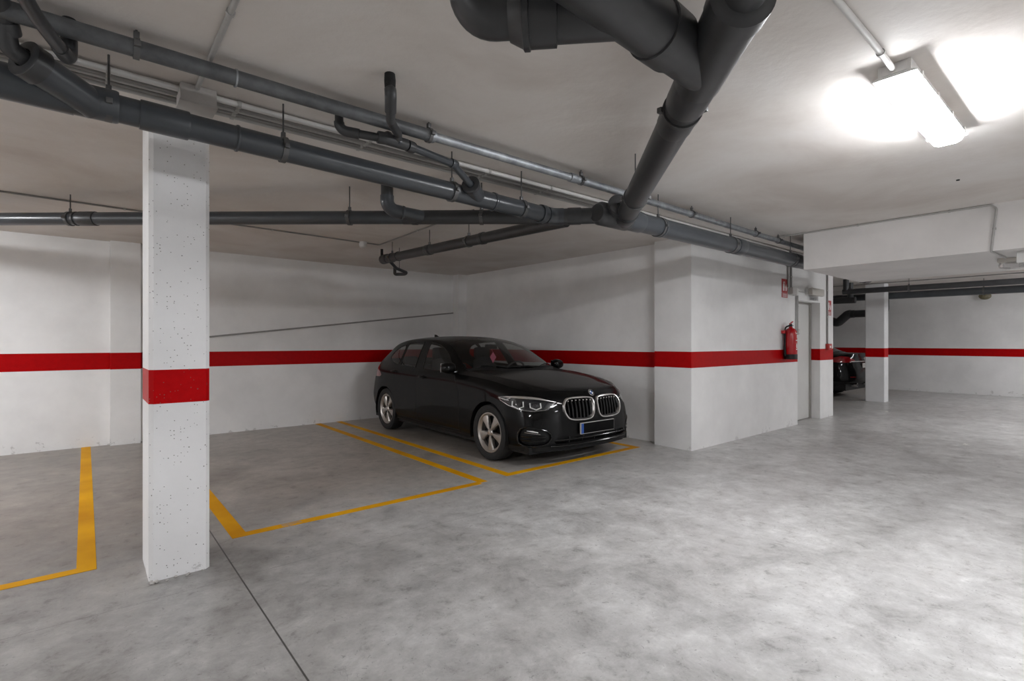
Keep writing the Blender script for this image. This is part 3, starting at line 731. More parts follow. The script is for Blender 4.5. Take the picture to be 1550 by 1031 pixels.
# bundle of electrical conduits on the ceiling
for i, (y, r, mt, lb) in enumerate(((3.145, .0165, 'conduit_white', 'topmost pale conduit of the bundle along the ceiling beside the galvanised pipe'),
                                  (3.195, .0125, 'conduit_dark', 'second conduit of the ceiling bundle, next to the pale one'),
                                  (3.235, .0125, 'conduit', 'middle conduit of the bundle along the ceiling'),
                                  (3.285, .0105, 'conduit_dark', 'fourth conduit of the ceiling bundle'),
                                  (3.335, .0135, 'conduit', 'outermost conduit of the ceiling bundle, nearest the parking bays'))):
    cl = [((x, y, CZ-.022), X) for x in (.085, .655, 1.42, 2.39, 3.05, 4.3)]
    conduit('conduit', [(-2.4, y, CZ-.022), (12.0, y, CZ-.022)], r, lb, mt, cl, 'conduit bundle on the ceiling')
jb2 = thing('junction_box', (.45, 3.17, 2.6), 'square grey junction box on the conduit bundle at upper left', 'junction box')
MB().box(.372, .538, 3.095, 3.24, 2.615, CZ-.001, .006).build('box_body', 'box_plastic', jb2)
MB().box(.368, .542, 3.091, 3.244, 2.607, 2.617, .003).build('box_lid', 'box_plastic', jb2)
conduit('conduit', [(.447, YMIN, CZ-.014), (.447, 3.10, CZ-.014)], .0125, 'single conduit crossing the ceiling into the junction box at upper left', 'conduit', [((.447, y, CZ-.014), Y) for y in (2.3,)])
conduit('conduit', [(-2.0, .715, CZ-.016), (2.62, .715, CZ-.016), (2.79, .715, CZ-.022), (2.985, .715, CZ-.030)], .013, 'conduit along the ceiling feeding the lit batten lamp', 'conduit_white', [((2.78, .715, CZ-.021), X), ((1.2, .715, CZ-.016), X)], rb=.3)
conduit('conduit', [(-2.2, 6.26, CZ-.009), (.443, 6.415, CZ-.009), (3.09, 6.55, CZ-.009), (3.0, 4.2, CZ-.009)], .0085, 'thin dark conduit over the rear bays with a bend above the hatchback', 'conduit_dark', [((.3, 6.405, CZ-.009), X), ((1.7, 6.48, CZ-.009), X), ((3.04, 5.4, CZ-.009), Y)], rb=.03)
sd = thing('smoke_detector', (2.85, 6.52, CZ-.05), 'small white round detector on the ceiling conduit left of the capped drain', 'detector')
MB().lathe((2.85, 6.535, CZ-.001), (0, 0, -1), [(.052, 0), (.052, .018), (.048, .022)], 22).build('detector_base', 'white_plastic', sd)
MB().lathe((2.85, 6.535, CZ-.022), (0, 0, -1), [(.047, 0), (.050, .012), (.046, .045), (.028, .058), (0, .060)], 22).build('detector_head', 'white_plastic', sd)
tag(MB().lathe((5.518, .888, CZ), (0, 0, -1), [(.012, 0), (.012, .008), (0, .010)], 10).build('ceiling_anchor', 'black_plastic'), 'tiny black anchor plug in the ceiling right of the lamp', 'anchor')

# conduit along the beam and down to the fittings under it
conduit('conduit', [(6.728, 2.95, CZ-.011), (6.728, .845, CZ-.011), (6.728, .80, CZ-.05), (6.728, .838, 2.24), (7.30, .80, 2.238)], .0095, 'thin conduit along the top of the beam bending down its face', 'conduit', [((6.728, y, CZ-.011), Y) for y in (2.75, 1.95, 1.15)]+[((6.728, .815, 2.46), Z)], rb=.028)
ub = thing('emergency_light', (6.98, .45, 2.12), 'white box light under the near edge of the beam at right frame edge', 'emergency light')
MB().box(6.93, 7.06, .10, .683, 2.135, 2.249, .006).build('light_base', 'white_plastic', ub)
MB().box(6.945, 7.045, .12, .670, 2.095, 2.135, .012).build('light_cover', 'clear', ub)
uf = thing('ceiling_fitting', (7.5, .5, 2.12), 'unlit pale light fitting with clear cover under the beam at right edge', 'lamp')
MB().box(7.40, 7.60, .0, .875, 2.205, 2.249, .008).build('fitting_body', 'ivory_plastic', uf)
MB().box(7.42, 7.58, .02, .84, 2.135, 2.205, .025).build('fitting_cover', 'clear', uf)
MB().tube(bent([(7.42, .85, 2.20), (7.42, .87, 2.15), (7.46, .78, 2.14)], .02, 5), .008, 10).build('cover_clip', 'box_plastic', uf)
us = thing('hanging_sign', (8.3, .25, 2.1), 'small red sign under the beam at the right frame edge', 'sign')
MB().box(8.285, 8.30, -.05, .30, 2.06, 2.135, .003).build('sign_panel', 'red_plastic', us)
MB().box(8.28, 8.305, -.05, .30, 2.085, 2.10).build('sign_stripe', 'sign_white', us, smooth=0)
MB().tube([(8.292, .20, 2.135), (8.292, .20, 2.25)], .004, 8).tube([(8.292, .02, 2.135), (8.292, .02, 2.25)], .004, 8).build('sign_hanger', 'rod', us)

# services in the far hall
f1 = thing('drain_pipe', (12.5, 1, 2.3), 'dark drain pipe beneath the ceiling just past the dropped beam', 'pipe')
seg(f1, (12.5, 3.9, 2.44), (12.5, YMIN, 2.40), .056, mat='pvc_dark')
for y in (2.75, .9): hanger(f1, (12.5, y, 2.425), Y, .056, w=.03)
MB().tube([(12.5, 3.84, 2.44), (12.5, 3.84, CZ)], .055, 22).build('riser', 'pvc_dark', f1)
f2 = thing('drain_pipe', (14.5, 1, 2.3), 'thick blue-grey drain pipe in front of the far wall', 'pipe')
seg(f2, (14.5, 5.9, 2.46), (14.5, YMIN, 2.415), .080)
sleeve(f2, (14.5, 4.6, 2.452), Y, .08, .14, mat='pvc_dark')
for y in (1.92, -.5): hanger(f2, (14.5, y, 2.427+.004*y), Y, .08)
f3 = thing('drain_pipe', (16.6, 4.8, 2.0), 'dark drain pipe with a big trap bend behind the far column', 'pipe')
MB().tube(bent([(16.5, 4.16, CZ), (16.5, 4.16, 2.15), (16.5, 5.02, 2.15), (16.5, 5.28, 1.90), (16.5, 5.62, 2.05), (16.5, 5.62, CZ)], .11, 8), .10, 24).build('pipe', 'pvc_dark', f3)
MB().tube(bent([(16.5, 4.95, 2.15), (16.5, 5.02, 2.15), (16.5, 5.28, 1.90), (16.5, 5.62, 2.05), (16.5, 5.62, 2.15)], .11, 8), .115, 24).build('trap_bend', 'pvc_dark', f3)
sleeve(f3, (16.5, 4.90, 2.15), Y, .10, .08, mat='pvc_dark')
f4 = thing('drain_pipe', (13.3, 4.4, 2.25), 'low dark drain pipe above the parked black saloon', 'pipe')
seg(f4, (13.3, 5.9, 2.33), (13.3, 3.9, 2.31), .07, mat='pvc_dark'); sleeve(f4, (13.3, 4.75, 2.32), Y, .07, .12, mat='pvc_dark')
MB().tube([(13.3, 4.0, 2.31), (13.3, 4.0, CZ)], .06, 20).build('riser', 'pvc_dark', f4)
conduit('conduit', [(13.8, 5.0, CZ-.010), (13.8, YMIN, CZ-.010)], .010, 'thin conduit on the far ceiling just beyond the beam', 'conduit_dark', [((13.8, y, CZ-.010), Y) for y in (3.25, 1.2)])
conduit('conduit', [(XF-.012, 3.1, 2.62), (XF-.012, YMIN, 2.60)], .011, 'thin dark conduit along the top of the far wall', 'conduit_dark')
bl = thing('bulkhead_light', (XF, 2.3, 2.5), 'unlit round smoked bulkhead light high on the far wall', 'lamp')
MB().box(XF-.05, XF-.001, 2.24, 2.42, 2.575, 2.64, .01).build('light_base', 'black_plastic', bl)
MB().ellipsoid((XF-.10, 2.32, 2.545), (.085, .125, .095), 22, 14).build('glass_globe', 'brass_glass', bl)

# ------------------------------------------------------------------ cars
def hermite(kn, P, q):
    """C1 interpolation of rows P (n,3) at knots kn, queried at q"""
    n = len(kn); h = np.diff(kn); d = np.diff(P, axis=0)/h[:, None]
    m = np.zeros_like(P); m[0] = d[0]; m[-1] = d[-1]
    m[1:-1] = (d[:-1]*h[1:, None]+d[1:]*h[:-1, None])/(h[1:]+h[:-1])[:, None]
    i = np.clip(np.searchsorted(kn, q, side='right')-1, 0, n-2)
    t = ((q-kn[i])/h[i])[:, None]; hh = h[i][:, None]
    return (2*t**3-3*t**2+1)*P[i]+(t**3-2*t**2+t)*hh*m[i]+(-2*t**3+3*t**2)*P[i+1]+(t**3-t**2)*hh*m[i+1]
def table(tab, q):
    tab = np.array(tab, float); kn = tab[:, 0]; v = tab[:, 1]; n = len(kn)
    h = np.diff(kn); d = np.diff(v)/h; m = np.zeros(n); m[0] = d[0]; m[-1] = d[-1]
    for k in range(1, n-1):
        m[k] = 0 if d[k-1]*d[k] <= 0 else 3*(h[k-1]+h[k])/((2*h[k]+h[k-1])/d[k-1]+(h[k]+2*h[k-1])/d[k])
    q = np.clip(q, kn[0], kn[-1]); i = np.clip(np.searchsorted(kn, q, side='right')-1, 0, n-2)
    t = (q-kn[i])/h[i]
    return (2*t**3-3*t**2+1)*v[i]+(t**3-2*t**2+t)*h[i]*m[i]+(-2*t**3+3*t**2)*v[i+1]+(t**3-t**2)*h[i]*m[i+1]
def in_poly(px, py, poly):
    r = np.zeros(px.shape, bool); n = len(poly)
    for i in range(n):
        x0, y0 = poly[i]; x1, y1 = poly[(i+1) % n]
        c = ((y0 > py) != (y1 > py))
        with np.errstate(divide='ignore', invalid='ignore'):
            r ^= c & (px < (x1-x0)*(py-y0)/((y1-y0) if y1 != y0 else 1e-12)+x0)
    return r
def chaikin(p, it=2):
    for _ in range(it):
        q = []
        for i in range(len(p)):
            a, b = p[i], p[(i+1) % len(p)]
            q += [(a[0]*.75+b[0]*.25, a[1]*.75+b[1]*.25), (a[0]*.25+b[0]*.75, a[1]*.25+b[1]*.75)]
        p = q
    return p

class Shell:
    """half body as two dense grids: the wrapped flank and the upper part (bonnet, glasshouse, tail)"""
    def __init__(s, net, zc, xr, zr, nu=560, nv=84, nw=120):
        net = np.array(net, float)                      # rows, columns, (x, s, z)
        ghost = lambda r: np.concatenate([r[2:0:-1]*[-1, 1, 1], r, r[-2:-4:-1]*[-1, 1, 1]])
        G = np.array([ghost(r) for r in net])
        ch = np.linalg.norm(np.diff(G, axis=1), axis=2).mean(0)
        kn = np.concatenate([[0], np.cumsum(ch)]); kn -= kn[2]; end = kn[-3]
        s.a = np.linspace(0, end, nu)
        R = np.array([hermite(kn, r, s.a) for r in G])   # rows, nu, 3
        R[:, 0, 0] = 0; R[:, -1, 0] = 0
        s.acol = kn[2:-2]
        cv = np.linalg.norm(np.diff(R, axis=0), axis=2).mean(1); kv = np.concatenate([[0], np.cumsum(cv)])
        qv = np.linspace(0, kv[-1], nv)
        s.L = np.stack([hermite(kv, R[:, j], qv) for j in range(nu)], axis=1)   # nv, nu, 3
        top = s.L[-1]; ss = top[:, 1]
        Zc, Xr, Zr = table(zc, ss), table(xr, ss), table(zr, ss)
        ks = np.linspace(0, 1, nw); U = np.zeros((nw, nu, 3))
        for j in range(nu):
            x0, z0 = top[j, 0], top[j, 2]
            x1 = min(Xr[j], x0*.90); z1 = Zr[j]; zt = max(Zc[j], z0)
            z1 = min(max(z1, z0+.002*(x0 > .02)), zt)
            n1 = int(nw*.42); t = np.linspace(0, 1, n1)
            bul = .012*min(1, max(0, (z1-z0)/.15))+.004
            xa = x0+(x1-x0)*t+bul*4*t*(1-t); za = z0+(z1-z0)*t
            t2 = np.linspace(0, 1, nw-n1+1)[1:]; xb = x1*(1-t2); zb = z1+(zt-z1)*(1-(1-t2)**2.1)
            X, Zz = np.concatenate([xa, xb]), np.concatenate([za, zb])
            for _ in range(14):
                X[1:-1] = (X[:-2]+2*X[1:-1]+X[2:])/4; Zz[1:-1] = (Zz[:-2]+2*Zz[1:-1]+Zz[2:])/4
            U[:, j, 0] = X; U[:, j, 1] = top[j, 1]; U[:, j, 2] = Zz
        U[0] = top; U[-1, :, 0] = 0
        s.U = U; s.Xr = Xr; s.ss = ss
    def A(s, x, y, row=None):
        r = s.L[s.L.shape[0]//2 if row is None else row]
        return s.a[np.argmin((r[:, 0]-abs(x))**2+(r[:, 1]-y)**2)]
    def at(s, a, z):
        """point and outward normal of the flank at arc position a and height z"""
        j = int(np.clip(np.searchsorted(s.a, a), 1, len(s.a)-2)); c = s.L[:, j, 2]
        i = int(np.clip(np.searchsorted(c, z), 1, len(c)-2))
        k = (z-c[i-1])/(c[i]-c[i-1]+1e-9); p = s.L[i-1, j]*(1-k)+s.L[i, j]*k
        n = np.cross(s.L[i, j+1]-s.L[i, j-1], s.L[i+1, j]-s.L[i-1, j]); n /= np.linalg.norm(n)
        if n[0]*p[0]+n[1]*(p[1]-1.3) < 0: n = -n
        return Vector(p), Vector(n)
def grid_faces(nv, nu):
    i, j = np.meshgrid(np.arange(nv-1), np.arange(nu-1), indexing='ij')
    b = (i*nu+j).ravel(); return np.stack([b, b+1, b+nu+1, b+nu], 1)
def add_faces(name, V, F, mat, parent, both=True, relax=4, offset=0., smooth=40, mirror_only=None):
    """mesh of the faces F of the half shell V, mirrored; border loops relaxed so cut-outs have clean edges"""
    used = np.unique(F); remap = -np.ones(len(V), int); remap[used] = np.arange(len(used))
    v = V[used].copy(); f = remap[F]
    n = len(v); vs = []; fs = []
    sides = (1, -1) if both else ((mirror_only,) if mirror_only else (1,))
    for sg in sides:
        k = len(vs); vs += [(p[0]*sg, p[1], p[2]) for p in v]
        fs += [tuple(int(q)+k for q in (r if sg > 0 else r[::-1])) for r in f]
    me = bpy.data.meshes.new(name); me.from_pydata(vs, [], fs)
    bm = bmesh.new(); bm.from_mesh(me)
    bmesh.ops.remove_doubles(bm, verts=bm.verts, dist=.00012)
    bm.normal_update()
    if offset:
        nr = [(w, w.normal.copy()) for w in bm.verts]
        for w, q in nr: w.co += q*offset
    bm.to_mesh(me); bm.free()
    me.materials.append(M[mat])
    me.polygons.foreach_set('use_smooth', [True]*len(me.polygons)); me.set_sharp_from_angle(angle=math.radians(smooth)); me.update()
    o = bpy.data.objects.new(name, me); COL.objects.link(o)
    if parent is not None: o.parent = parent
    return o
def relax_borders(V, F, cls, it=5):
    """slide vertices shared by two classes along their border to remove the stair steps"""
    E = {}
    for fi, f in enumerate(F):
        c = cls[fi]
        for k in range(4):
            e = (f[k], f[(k+1) % 4]) if f[k] < f[(k+1) % 4] else (f[(k+1) % 4], f[k])
            E.setdefault(e, []).append(c)
    nb = {}
    for (p, q), cs in E.items():
        if len(cs) == 2 and cs[0] != cs[1]:
            nb.setdefault(p, []).append(q); nb.setdefault(q, []).append(p)
    idx = [p for p in nb if len(nb[p]) == 2 and abs(V[p][0]) > .002]
    for _ in range(it):
        new = {p: V[p]*.4+(V[nb[p][0]]+V[nb[p][1]])*.3 for p in idx}
        for p, q in new.items(): V[p] = q

def make_wheel(root, x, y, R, Rr, sgn, name='wheel', spokes=True):
    """alloy wheel: name > tyre, spokes, hub; axis along x, sgn = outward side"""
    w = .205; o = Vector((x, y, R)); ax = Vector((sgn, 0, 0))
    rim = MB().lathe(o, ax, [(Rr-.012, -.10), (Rr-.03, -.06), (Rr-.035, .05), (Rr-.016, .075), (Rr-.006, .083), (Rr+.004, .082), (Rr+.006, .074), (Rr+.002, -.10)], 48, closed=True)
    rw = rim.build(name, 'alloy', root, local=True)
    t = MB().lathe(o, ax, [(Rr, .070), (Rr+.012, .090), (Rr+.045, .101), (R-.030, .099), (R-.008, .086), (R-.001, .060), (R, .0), (R-.001, -.06), (R-.01, -.088), (R-.035, -.1), (Rr+.01, -.092), (Rr, -.07)], 56, closed=True)
    # tread grooves
    t.build('tyre', 'rubber', rw)
    for k in (-.045, 0, .045):
        pass
    MB().lathe(o, ax, [(0, -.02), (Rr-.02, -.02), (Rr-.02, -.005), (0, -.005)], 36).build('brake_backing', 'alloy_dark', rw)
    for k in range(5):
        a0 = -PI/2+k*2*PI/5
        def pt(r, da, h): return o+ax*h+Vector((0, math.cos(a0+da), math.sin(a0+da)))*r
        s = MB(); secs = [(.030, .60, .066, .050), (.075, .30, .074, .050), (Rr*.62, .285, .070, .045), (Rr-.02, .325, .066, .04)]
        ring = []
        for r, da, h, d in secs:
            ring.append([pt(r, -da, h-.012), pt(r, -da*.72, h), pt(r, .02, h+.003), pt(r, da*.72, h-.002), pt(r, da, h-.014), pt(r, da, h-d), pt(r, -da, h-d)])
        n = 7; s.v = [tuple(p) for rg_ in ring for p in rg_]
        for i in range(len(secs)-1):
            for q in range(n): s.f.append((i*n+q, i*n+(q+1) % n, (i+1)*n+(q+1) % n, (i+1)*n+q))
        s.f += [tuple(range(n)), tuple(range(4*n-1, 3*n-1, -1))]
        s.build('spoke', 'alloy', rw, smooth=25)
    MB().lathe(o, ax, [(.052, .03), (.050, .062), (.034, .074), (.031, .079), (0, .081)], 28).build('hub_cap', 'satin_chrome', rw)
    hb = MB()
    for k in range(5):
        c = o+ax*.06+Vector((0, math.cos(-PI/2+PI/5+k*2*PI/5), math.sin(-PI/2+PI/5+k*2*PI/5)))*.056
        hb.lathe(c, ax, [(.012, -.02), (.012, .008), (0, .012)], 10)
    hb.build('wheel_bolts', 'alloy_dark', rw)
    return rw
def project(bvh, pts, mode, off=.002):
    out = []
    for p in pts:
        if mode == 'front': o, d = Vector((p[0], -3, p[1])), Vector((0, 1, 0))
        elif mode == 'rear': o, d = Vector((p[0], 7, p[1])), Vector((0, -1, 0))
        elif mode == 'left': o, d = Vector((3, p[0], p[1])), Vector((-1, 0, 0))
        elif mode == 'right': o, d = Vector((-3, p[0], p[1])), Vector((1, 0, 0))
        else: o, d = Vector((p[0], p[1], 3)), Vector((0, 0, -1))
        h = bvh.ray_cast(o, d)
        if h[0] is not None:
            n = h[1] if h[1].dot(d) < 0 else -h[1]
            out.append(h[0]+n*off)
    return out
def densify(pts, step=.02):
    out = []
    for a, b in zip(pts[:-1], pts[1:]):
        n = max(1, int(math.hypot(b[0]-a[0], b[1]-a[1])/step))
        out += [(a[0]+(b[0]-a[0])*i/n, a[1]+(b[1]-a[1])*i/n) for i in range(n)]
    return out+[pts[-1]]

def hatch_net():
    sc = [-.36, -.05, .40, .85, 1.35, 1.85, 2.30, 2.70, 3.00]
    X = [[.842, .866, .850, .836, .834, .838, .852, .868, .842],
         [.868, .892, .880, .870, .868, .872, .886, .898, .874],
         [.874, .898, .888, .882, .880, .884, .893, .900, .882],
         [.868, .893, .889, .886, .886, .889, .896, .900, .880],
         [.858, .884, .885, .887, .889, .891, .893, .894, .870],
         [.836, .866, .872, .877, .880, .882, .882, .874, .846],
         [.790, .826, .838, .842, .845, .843, .834, .812, .770]]
    Zs = [[.19, .195, .20, .20, .20, .20, .21, .23, .26],
          [.30, .31, .31, .31, .31, .31, .32, .34, .37],
          [.43, .45, .46, .46, .46, .46, .47, .48, .50],
          [.57, .60, .61, .61, .61, .62, .63, .64, .64],
          [.690, .735, .75, .755, .76, .765, .775, .79, .79],
          [.775, .828, .86, .878, .885, .89, .90, .918, .925],
          [.838, .895, .932, .950, .958, .968, .985, 1.005, 1.018]]
    F = [[(0, -.785, .19), (.28, -.775, .19), (.55, -.73, .19), (.775, -.59, .19)],
         [(0, -.825, .29), (.28, -.815, .29), (.56, -.77, .29), (.80, -.60, .29)],
         [(0, -.832, .42), (.28, -.822, .42), (.56, -.775, .42), (.805, -.59, .42)],
         [(0, -.828, .545), (.28, -.816, .545), (.56, -.762, .545), (.80, -.57, .55)],
         [(0, -.815, .65), (.28, -.80, .65), (.555, -.738, .65), (.785, -.54, .665)],
         [(0, -.788, .735), (.28, -.770, .735), (.545, -.700, .735), (.762, -.505, .745)],
         [(0, -.740, .795), (.28, -.716, .795), (.53, -.650, .797), (.728, -.475, .81)]]
    B = [[(.755, 3.26, .28), (.50, 3.39, .29), (0, 3.43, .29)],
         [(.805, 3.25, .39), (.55, 3.42, .39), (0, 3.48, .39)],
         [(.825, 3.24, .51), (.56, 3.43, .51), (0, 3.49, .51)],
         [(.82, 3.22, .64), (.55, 3.41, .64), (0, 3.472, .64)],
         [(.805, 3.20, .78), (.54, 3.375, .78), (0, 3.435, .78)],
         [(.78, 3.18, .91), (.53, 3.35, .91), (0, 3.41, .91)],
         [(.73, 3.15, 1.02), (.50, 3.32, 1.02), (0, 3.38, 1.02)]]
    return [F[r]+[(X[r][k], sc[k], Zs[r][k]) for k in range(9)]+B[r] for r in range(7)]
zc_h = [(-.74, .795), (-.70, .818), (-.62, .842), (-.4, .882), (-.1, .930), (.2, .968), (.36, .986), (.42, .995), (.6, 1.095), (.8, 1.200), (1.0, 1.290), (1.2, 1.363), (1.34, 1.398), (1.6, 1.424), (1.9, 1.433), (2.3, 1.428), (2.7, 1.402), (3.0, 1.362), (3.10, 1.335), (3.16, 1.270), (3.26, 1.150), (3.34, 1.060), (3.38, 1.02)]
xr_h = [(-.74, .40), (-.6, .50), (-.4, .58), (0, .66), (.4, .72), (.62, .752), (.80, .730), (1.0, .690), (1.26, .640), (1.6, .603), (2., .592), (2.5, .582), (2.9, .562), (3.1, .545), (3.2, .545), (3.3, .46), (3.38, .2)]
zr_h = [(-.74, .795), (-.62, .828), (-.4, .870), (-.1, .918), (.2, .950), (.42, .960), (.62, .980), (.72, 1.022), (.86, 1.100), (1.05, 1.210), (1.26, 1.302), (1.45, 1.350), (1.7, 1.380), (2., 1.390), (2.4, 1.376), (2.7, 1.343), (2.95, 1.285), (3.08, 1.220), (3.2, 1.125), (3.3, 1.055), (3.38, 1.02)]

def make_hatch(X0, Y0, rz):
    root = empty('hatchback_car', (0, 0, 0))
    tag(root, 'glossy black hatchback parked nose out in the bay against the right wall', 'car')
    sh = Shell(hatch_net(), zc_h, xr_h, zr_h)
    nv, nu = sh.L.shape[:2]; nw = sh.U.shape[0]
    # ---- flank
    VL = sh.L.reshape(-1, 3).copy(); FL = grid_faces(nv, nu)
    aL = np.tile(sh.a, nv)
    c = VL[FL].mean(1); ca = aL[FL].mean(1)
    A = sh.A
    cls = np.zeros(len(FL), int)
    for sw in (0, 2.67): cls[((c[:, 1]-sw)**2+(c[:, 2]-.318)**2 < .352**2) & (c[:, 0] > .5)] = 9
    P = lambda pts: [(A(x, s), z) for x, s, z in pts]
    hl = P([(.510, -.765, .704), (.66, -.675, .744), (.76, -.53, .756), (.835, -.30, .756), (.868, -.155, .738), (.858, -.22, .700), (.840, -.35, .652), (.80, -.50, .612), (.715, -.63, .604), (.62, -.71, .618)])
    cls[in_poly(ca, c[:, 2], hl)] = 1
    fog = chaikin(P([(.83, -.45, .235), (.825, -.49, .41), (.795, -.55, .45), (.70, -.66, .432), (.61, -.725, .395), (.585, -.74, .33), (.64, -.70, .248)]), 2)
    cls[in_poly(ca, c[:, 2], fog)] = 2
    low = [(-.1, .262), (-.1, .335), (A(.52, -.775), .335), (A(.575, -.755), .30), (A(.545, -.765), .262)]
    cls[in_poly(ca, c[:, 2], low)] = 3
    kid = chaikin([(.024, .705), (.060, .742), (.345, .746), (.42, .722), (.462, .65), (.448, .565), (.385, .502), (.12, .496), (.050, .525), (.024, .60)], 2)
    cls[in_poly(c[:, 0], c[:, 2], kid) & (c[:, 1] < -.5)] = 4
    tl = P([(.885, 2.80, .835), (.86, 3.00, .965), (.79, 3.19, .975), (.60, 3.34, .965), (.42, 3.39, .93), (.44, 3.40, .86), (.62, 3.345, .835), (.79, 3.20, .80), (.878, 2.88, .80)])
    cls[in_poly(ca, c[:, 2], tl)] = 5
    cls[(c[:, 2] < .235) & (cls == 0)] = 6                       # satin black lower lip and sills
    relax_borders(VL, FL, cls)
    # ---- upper
    VU = sh.U.reshape(-1, 3).copy(); FU = grid_faces(nw, nu); cu = VU[FU].mean(1)
    row = FU[:, 0]//nu; n1 = int(nw*.42)
    s_, z_, x_ = cu[:, 1], cu[:, 2], cu[:, 0]
    clu = np.zeros(len(FU), int)
    front = [(.82, .966), (.93, 1.070), (1.08, 1.170), (1.27, 1.258), (1.45, 1.306), (1.70, 1.338), (1.575, .974)]
    rear = [(1.79, .984), (1.89, 1.342), (2.15, 1.338), (2.36, 1.318), (2.27, 1.006)]
    quart = chaikin([(2.31, 1.012), (2.405, 1.315), (2.58, 1.278), (2.72, 1.19), (2.76, 1.11), (2.66, 1.062), (2.5, 1.034)], 1)
    side = (row < n1+8) & (x_ > .5)
    for k, pl in ((1, front), (2, rear), (3, quart)): clu[side & in_poly(s_, z_, pl)] = k
    xr = table(xr_h, s_)
    ws = (s_ > .435+.20*(x_/.66)**2) & (s_ < 1.315-.03*(x_/.6)**2) & (x_ < xr-.035) & (row >= n1)
    clu[ws] = 4
    rw = (s_ > 3.125) & (z_ > 1.07) & (z_ < 1.30) & (x_ < .50+(1.30-z_)*.10) & (row >= n1-4)
    clu[rw] = 5
    cowl = (s_ > .365+.19*(x_/.66)**2) & (s_ <= .435+.20*(x_/.66)**2) & (x_ < xr-.02) & (row >= n1) & (s_ < .85)
    clu[cowl] = 6
    relax_borders(VU, FU, clu)
    # ---- painted body: flank + upper in one skin
    VB = np.concatenate([VL, VU]); fb = np.concatenate([FL[cls == 0], FU[clu == 0]+len(VL)])
    fb_all = np.concatenate([FL, FU+len(VL)])
    full = [tuple(p) for p in VB]; mir = [(-p[0], p[1], p[2]) for p in VB]
    bvh = BVHTree.FromPolygons(full+mir, [tuple(map(int, f)) for f in fb_all]+[tuple(int(q)+len(VB) for q in f) for f in fb_all])
    body = add_faces('body_shell', VB, fb, 'carpaint', root)
    add_faces('lower_trim', VL, FL[cls == 6], 'black_plastic', body)
    add_faces('wiper_cowl', VU, FU[clu == 6], 'black_plastic', body)
    add_faces('windscreen', VU, FU[clu == 4], 'windscreen', root)
    add_faces('rear_window', VU, FU[clu == 5], 'glass', root)
    for sg in (-1, 1):
        for k, nm in ((1, 'front_door_window'), (2, 'rear_door_window'), (3, 'quarter_window')):
            add_faces(nm, VU, FU[clu == k], 'glass', root, both=False, mirror_only=sg)
    # black seals round the side windows
    for sg in (-1, 1):
        md = 'right' if sg < 0 else 'left'
        for pl in (front, rear, quart):
            loop = densify(list(pl)+[pl[0]], .02); pts = project(bvh, loop, md, .001)
            MB().tube(pts, .0055, 6, caps=False).build('window_seal', 'black_gloss', body)
        # door shut lines, fuel/side details
        for ln in ([(.62, .27), (.60, .55), (.62, .75), (.74, .93)], [(1.69, .25), (1.70, .60), (1.68, .80), (1.685, .95)],
                   [(2.30, .62), (2.36, .70), (2.42, .85), (2.40, .98)], [(.62, .262), (1.2, .252), (1.7, .25), (2.25, .27)]):
            pts = project(bvh, densify(ln, .03), md, -.0012)
            if len(pts) > 1: MB().tube(pts, .003, 6).build('door_seam', 'black_plastic', body)
        for s0, z0 in ((1.50, .868), (2.36, .905)):
            p = project(bvh, [(s0, z0)], md, 0)[0]
            h = MB(); h.tube([p+Vector((sg*.004, -.085, .0)), p+Vector((sg*.030, -.055, .002)), p+Vector((sg*.034, .0, .003)), p+Vector((sg*.030, .055, .002)), p+Vector((sg*.004, .085, 0))], [.011, .014, .015, .014, .011], 12)
            h.ellipsoid(tuple(p+Vector((sg*.0, .0, -.002))), (.006, .05, .028), 14, 8)
            h.build('door_handle', 'carpaint', root)
    # bonnet shut line
    for sg in (-1, 1):
        pts = project(bvh, densify([(sg*.02, -.715), (sg*.30, -.695), (sg*.52, -.625), (sg*.62, -.50), (sg*.665, -.2), (sg*.70, .2), (sg*.725, .5), (sg*.735, .70)], .03), 'top', -.001)
        MB().tube(pts, .0028, 6).build('bonnet_seam', 'black_plastic', body)
    # raised bonnet creases
    # ---- wheel arches and wheels
    for sw in (0, 2.67):
        for sg in (-1, 1):
            m = MB(); n = 26; seg_ = []
            for i in range(n+1):
                t = -.28+(PI+.56)*i/n; seg_.append((sw+.356*math.cos(t), .318+.356*math.sin(t)))
            ring = [Vector((sg*.885, y, max(z, .14))) for y, z in seg_]; ri = [Vector((sg*.56, y, max(z, .14))) for y, z in seg_]
            m.v = [tuple(v) for v in ring+ri]; m.f = [(i, i+1, n+2+i, n+1+i) for i in range(n)]
            m.add([tuple(v) for v in ri]+[(sg*.56, sw, .14)], [(i, i+1, n+1) for i in range(n)])
            m.build('wheel_arch_liner', 'black_plastic', root, local=True, fixn=False)
            make_wheel(root, sg*.785, sw, .317, .2235, sg)
    # ---- kidney grille
    for sg in (-1, 1):
        g = MB()
        kp = [(x*sg, z) for x, z in kid]
        loop = project(bvh, densify(kp+[kp[0]], .02), 'front', .0)
        lp = loop[:-1]
        # deep satin frame: swept flat ring
        cx = sg*.243; cz = .622; n = len(lp); vs = []
        for p in lp:
            o2 = Vector((p.x-cx, 0, p.z-cz)); d = o2.normalized()
            vs += [p+d*.006+Vector((0, .010, 0)), p+d*.002+Vector((0, -.020, 0)), p-d*.012+Vector((0, -.022, 0)), p-d*.024+Vector((0, .012, 0))]
        g.v = [tuple(v) for v in vs]
        for i in range(n):
            j = (i+1) % n
            for q in range(4): g.f.append((i*4+q, i*4+(q+1) % 4, j*4+(q+1) % 4, j*4+q))
        gr = g.build('grille_frame', 'satin_chrome', root, local=True, smooth=50)
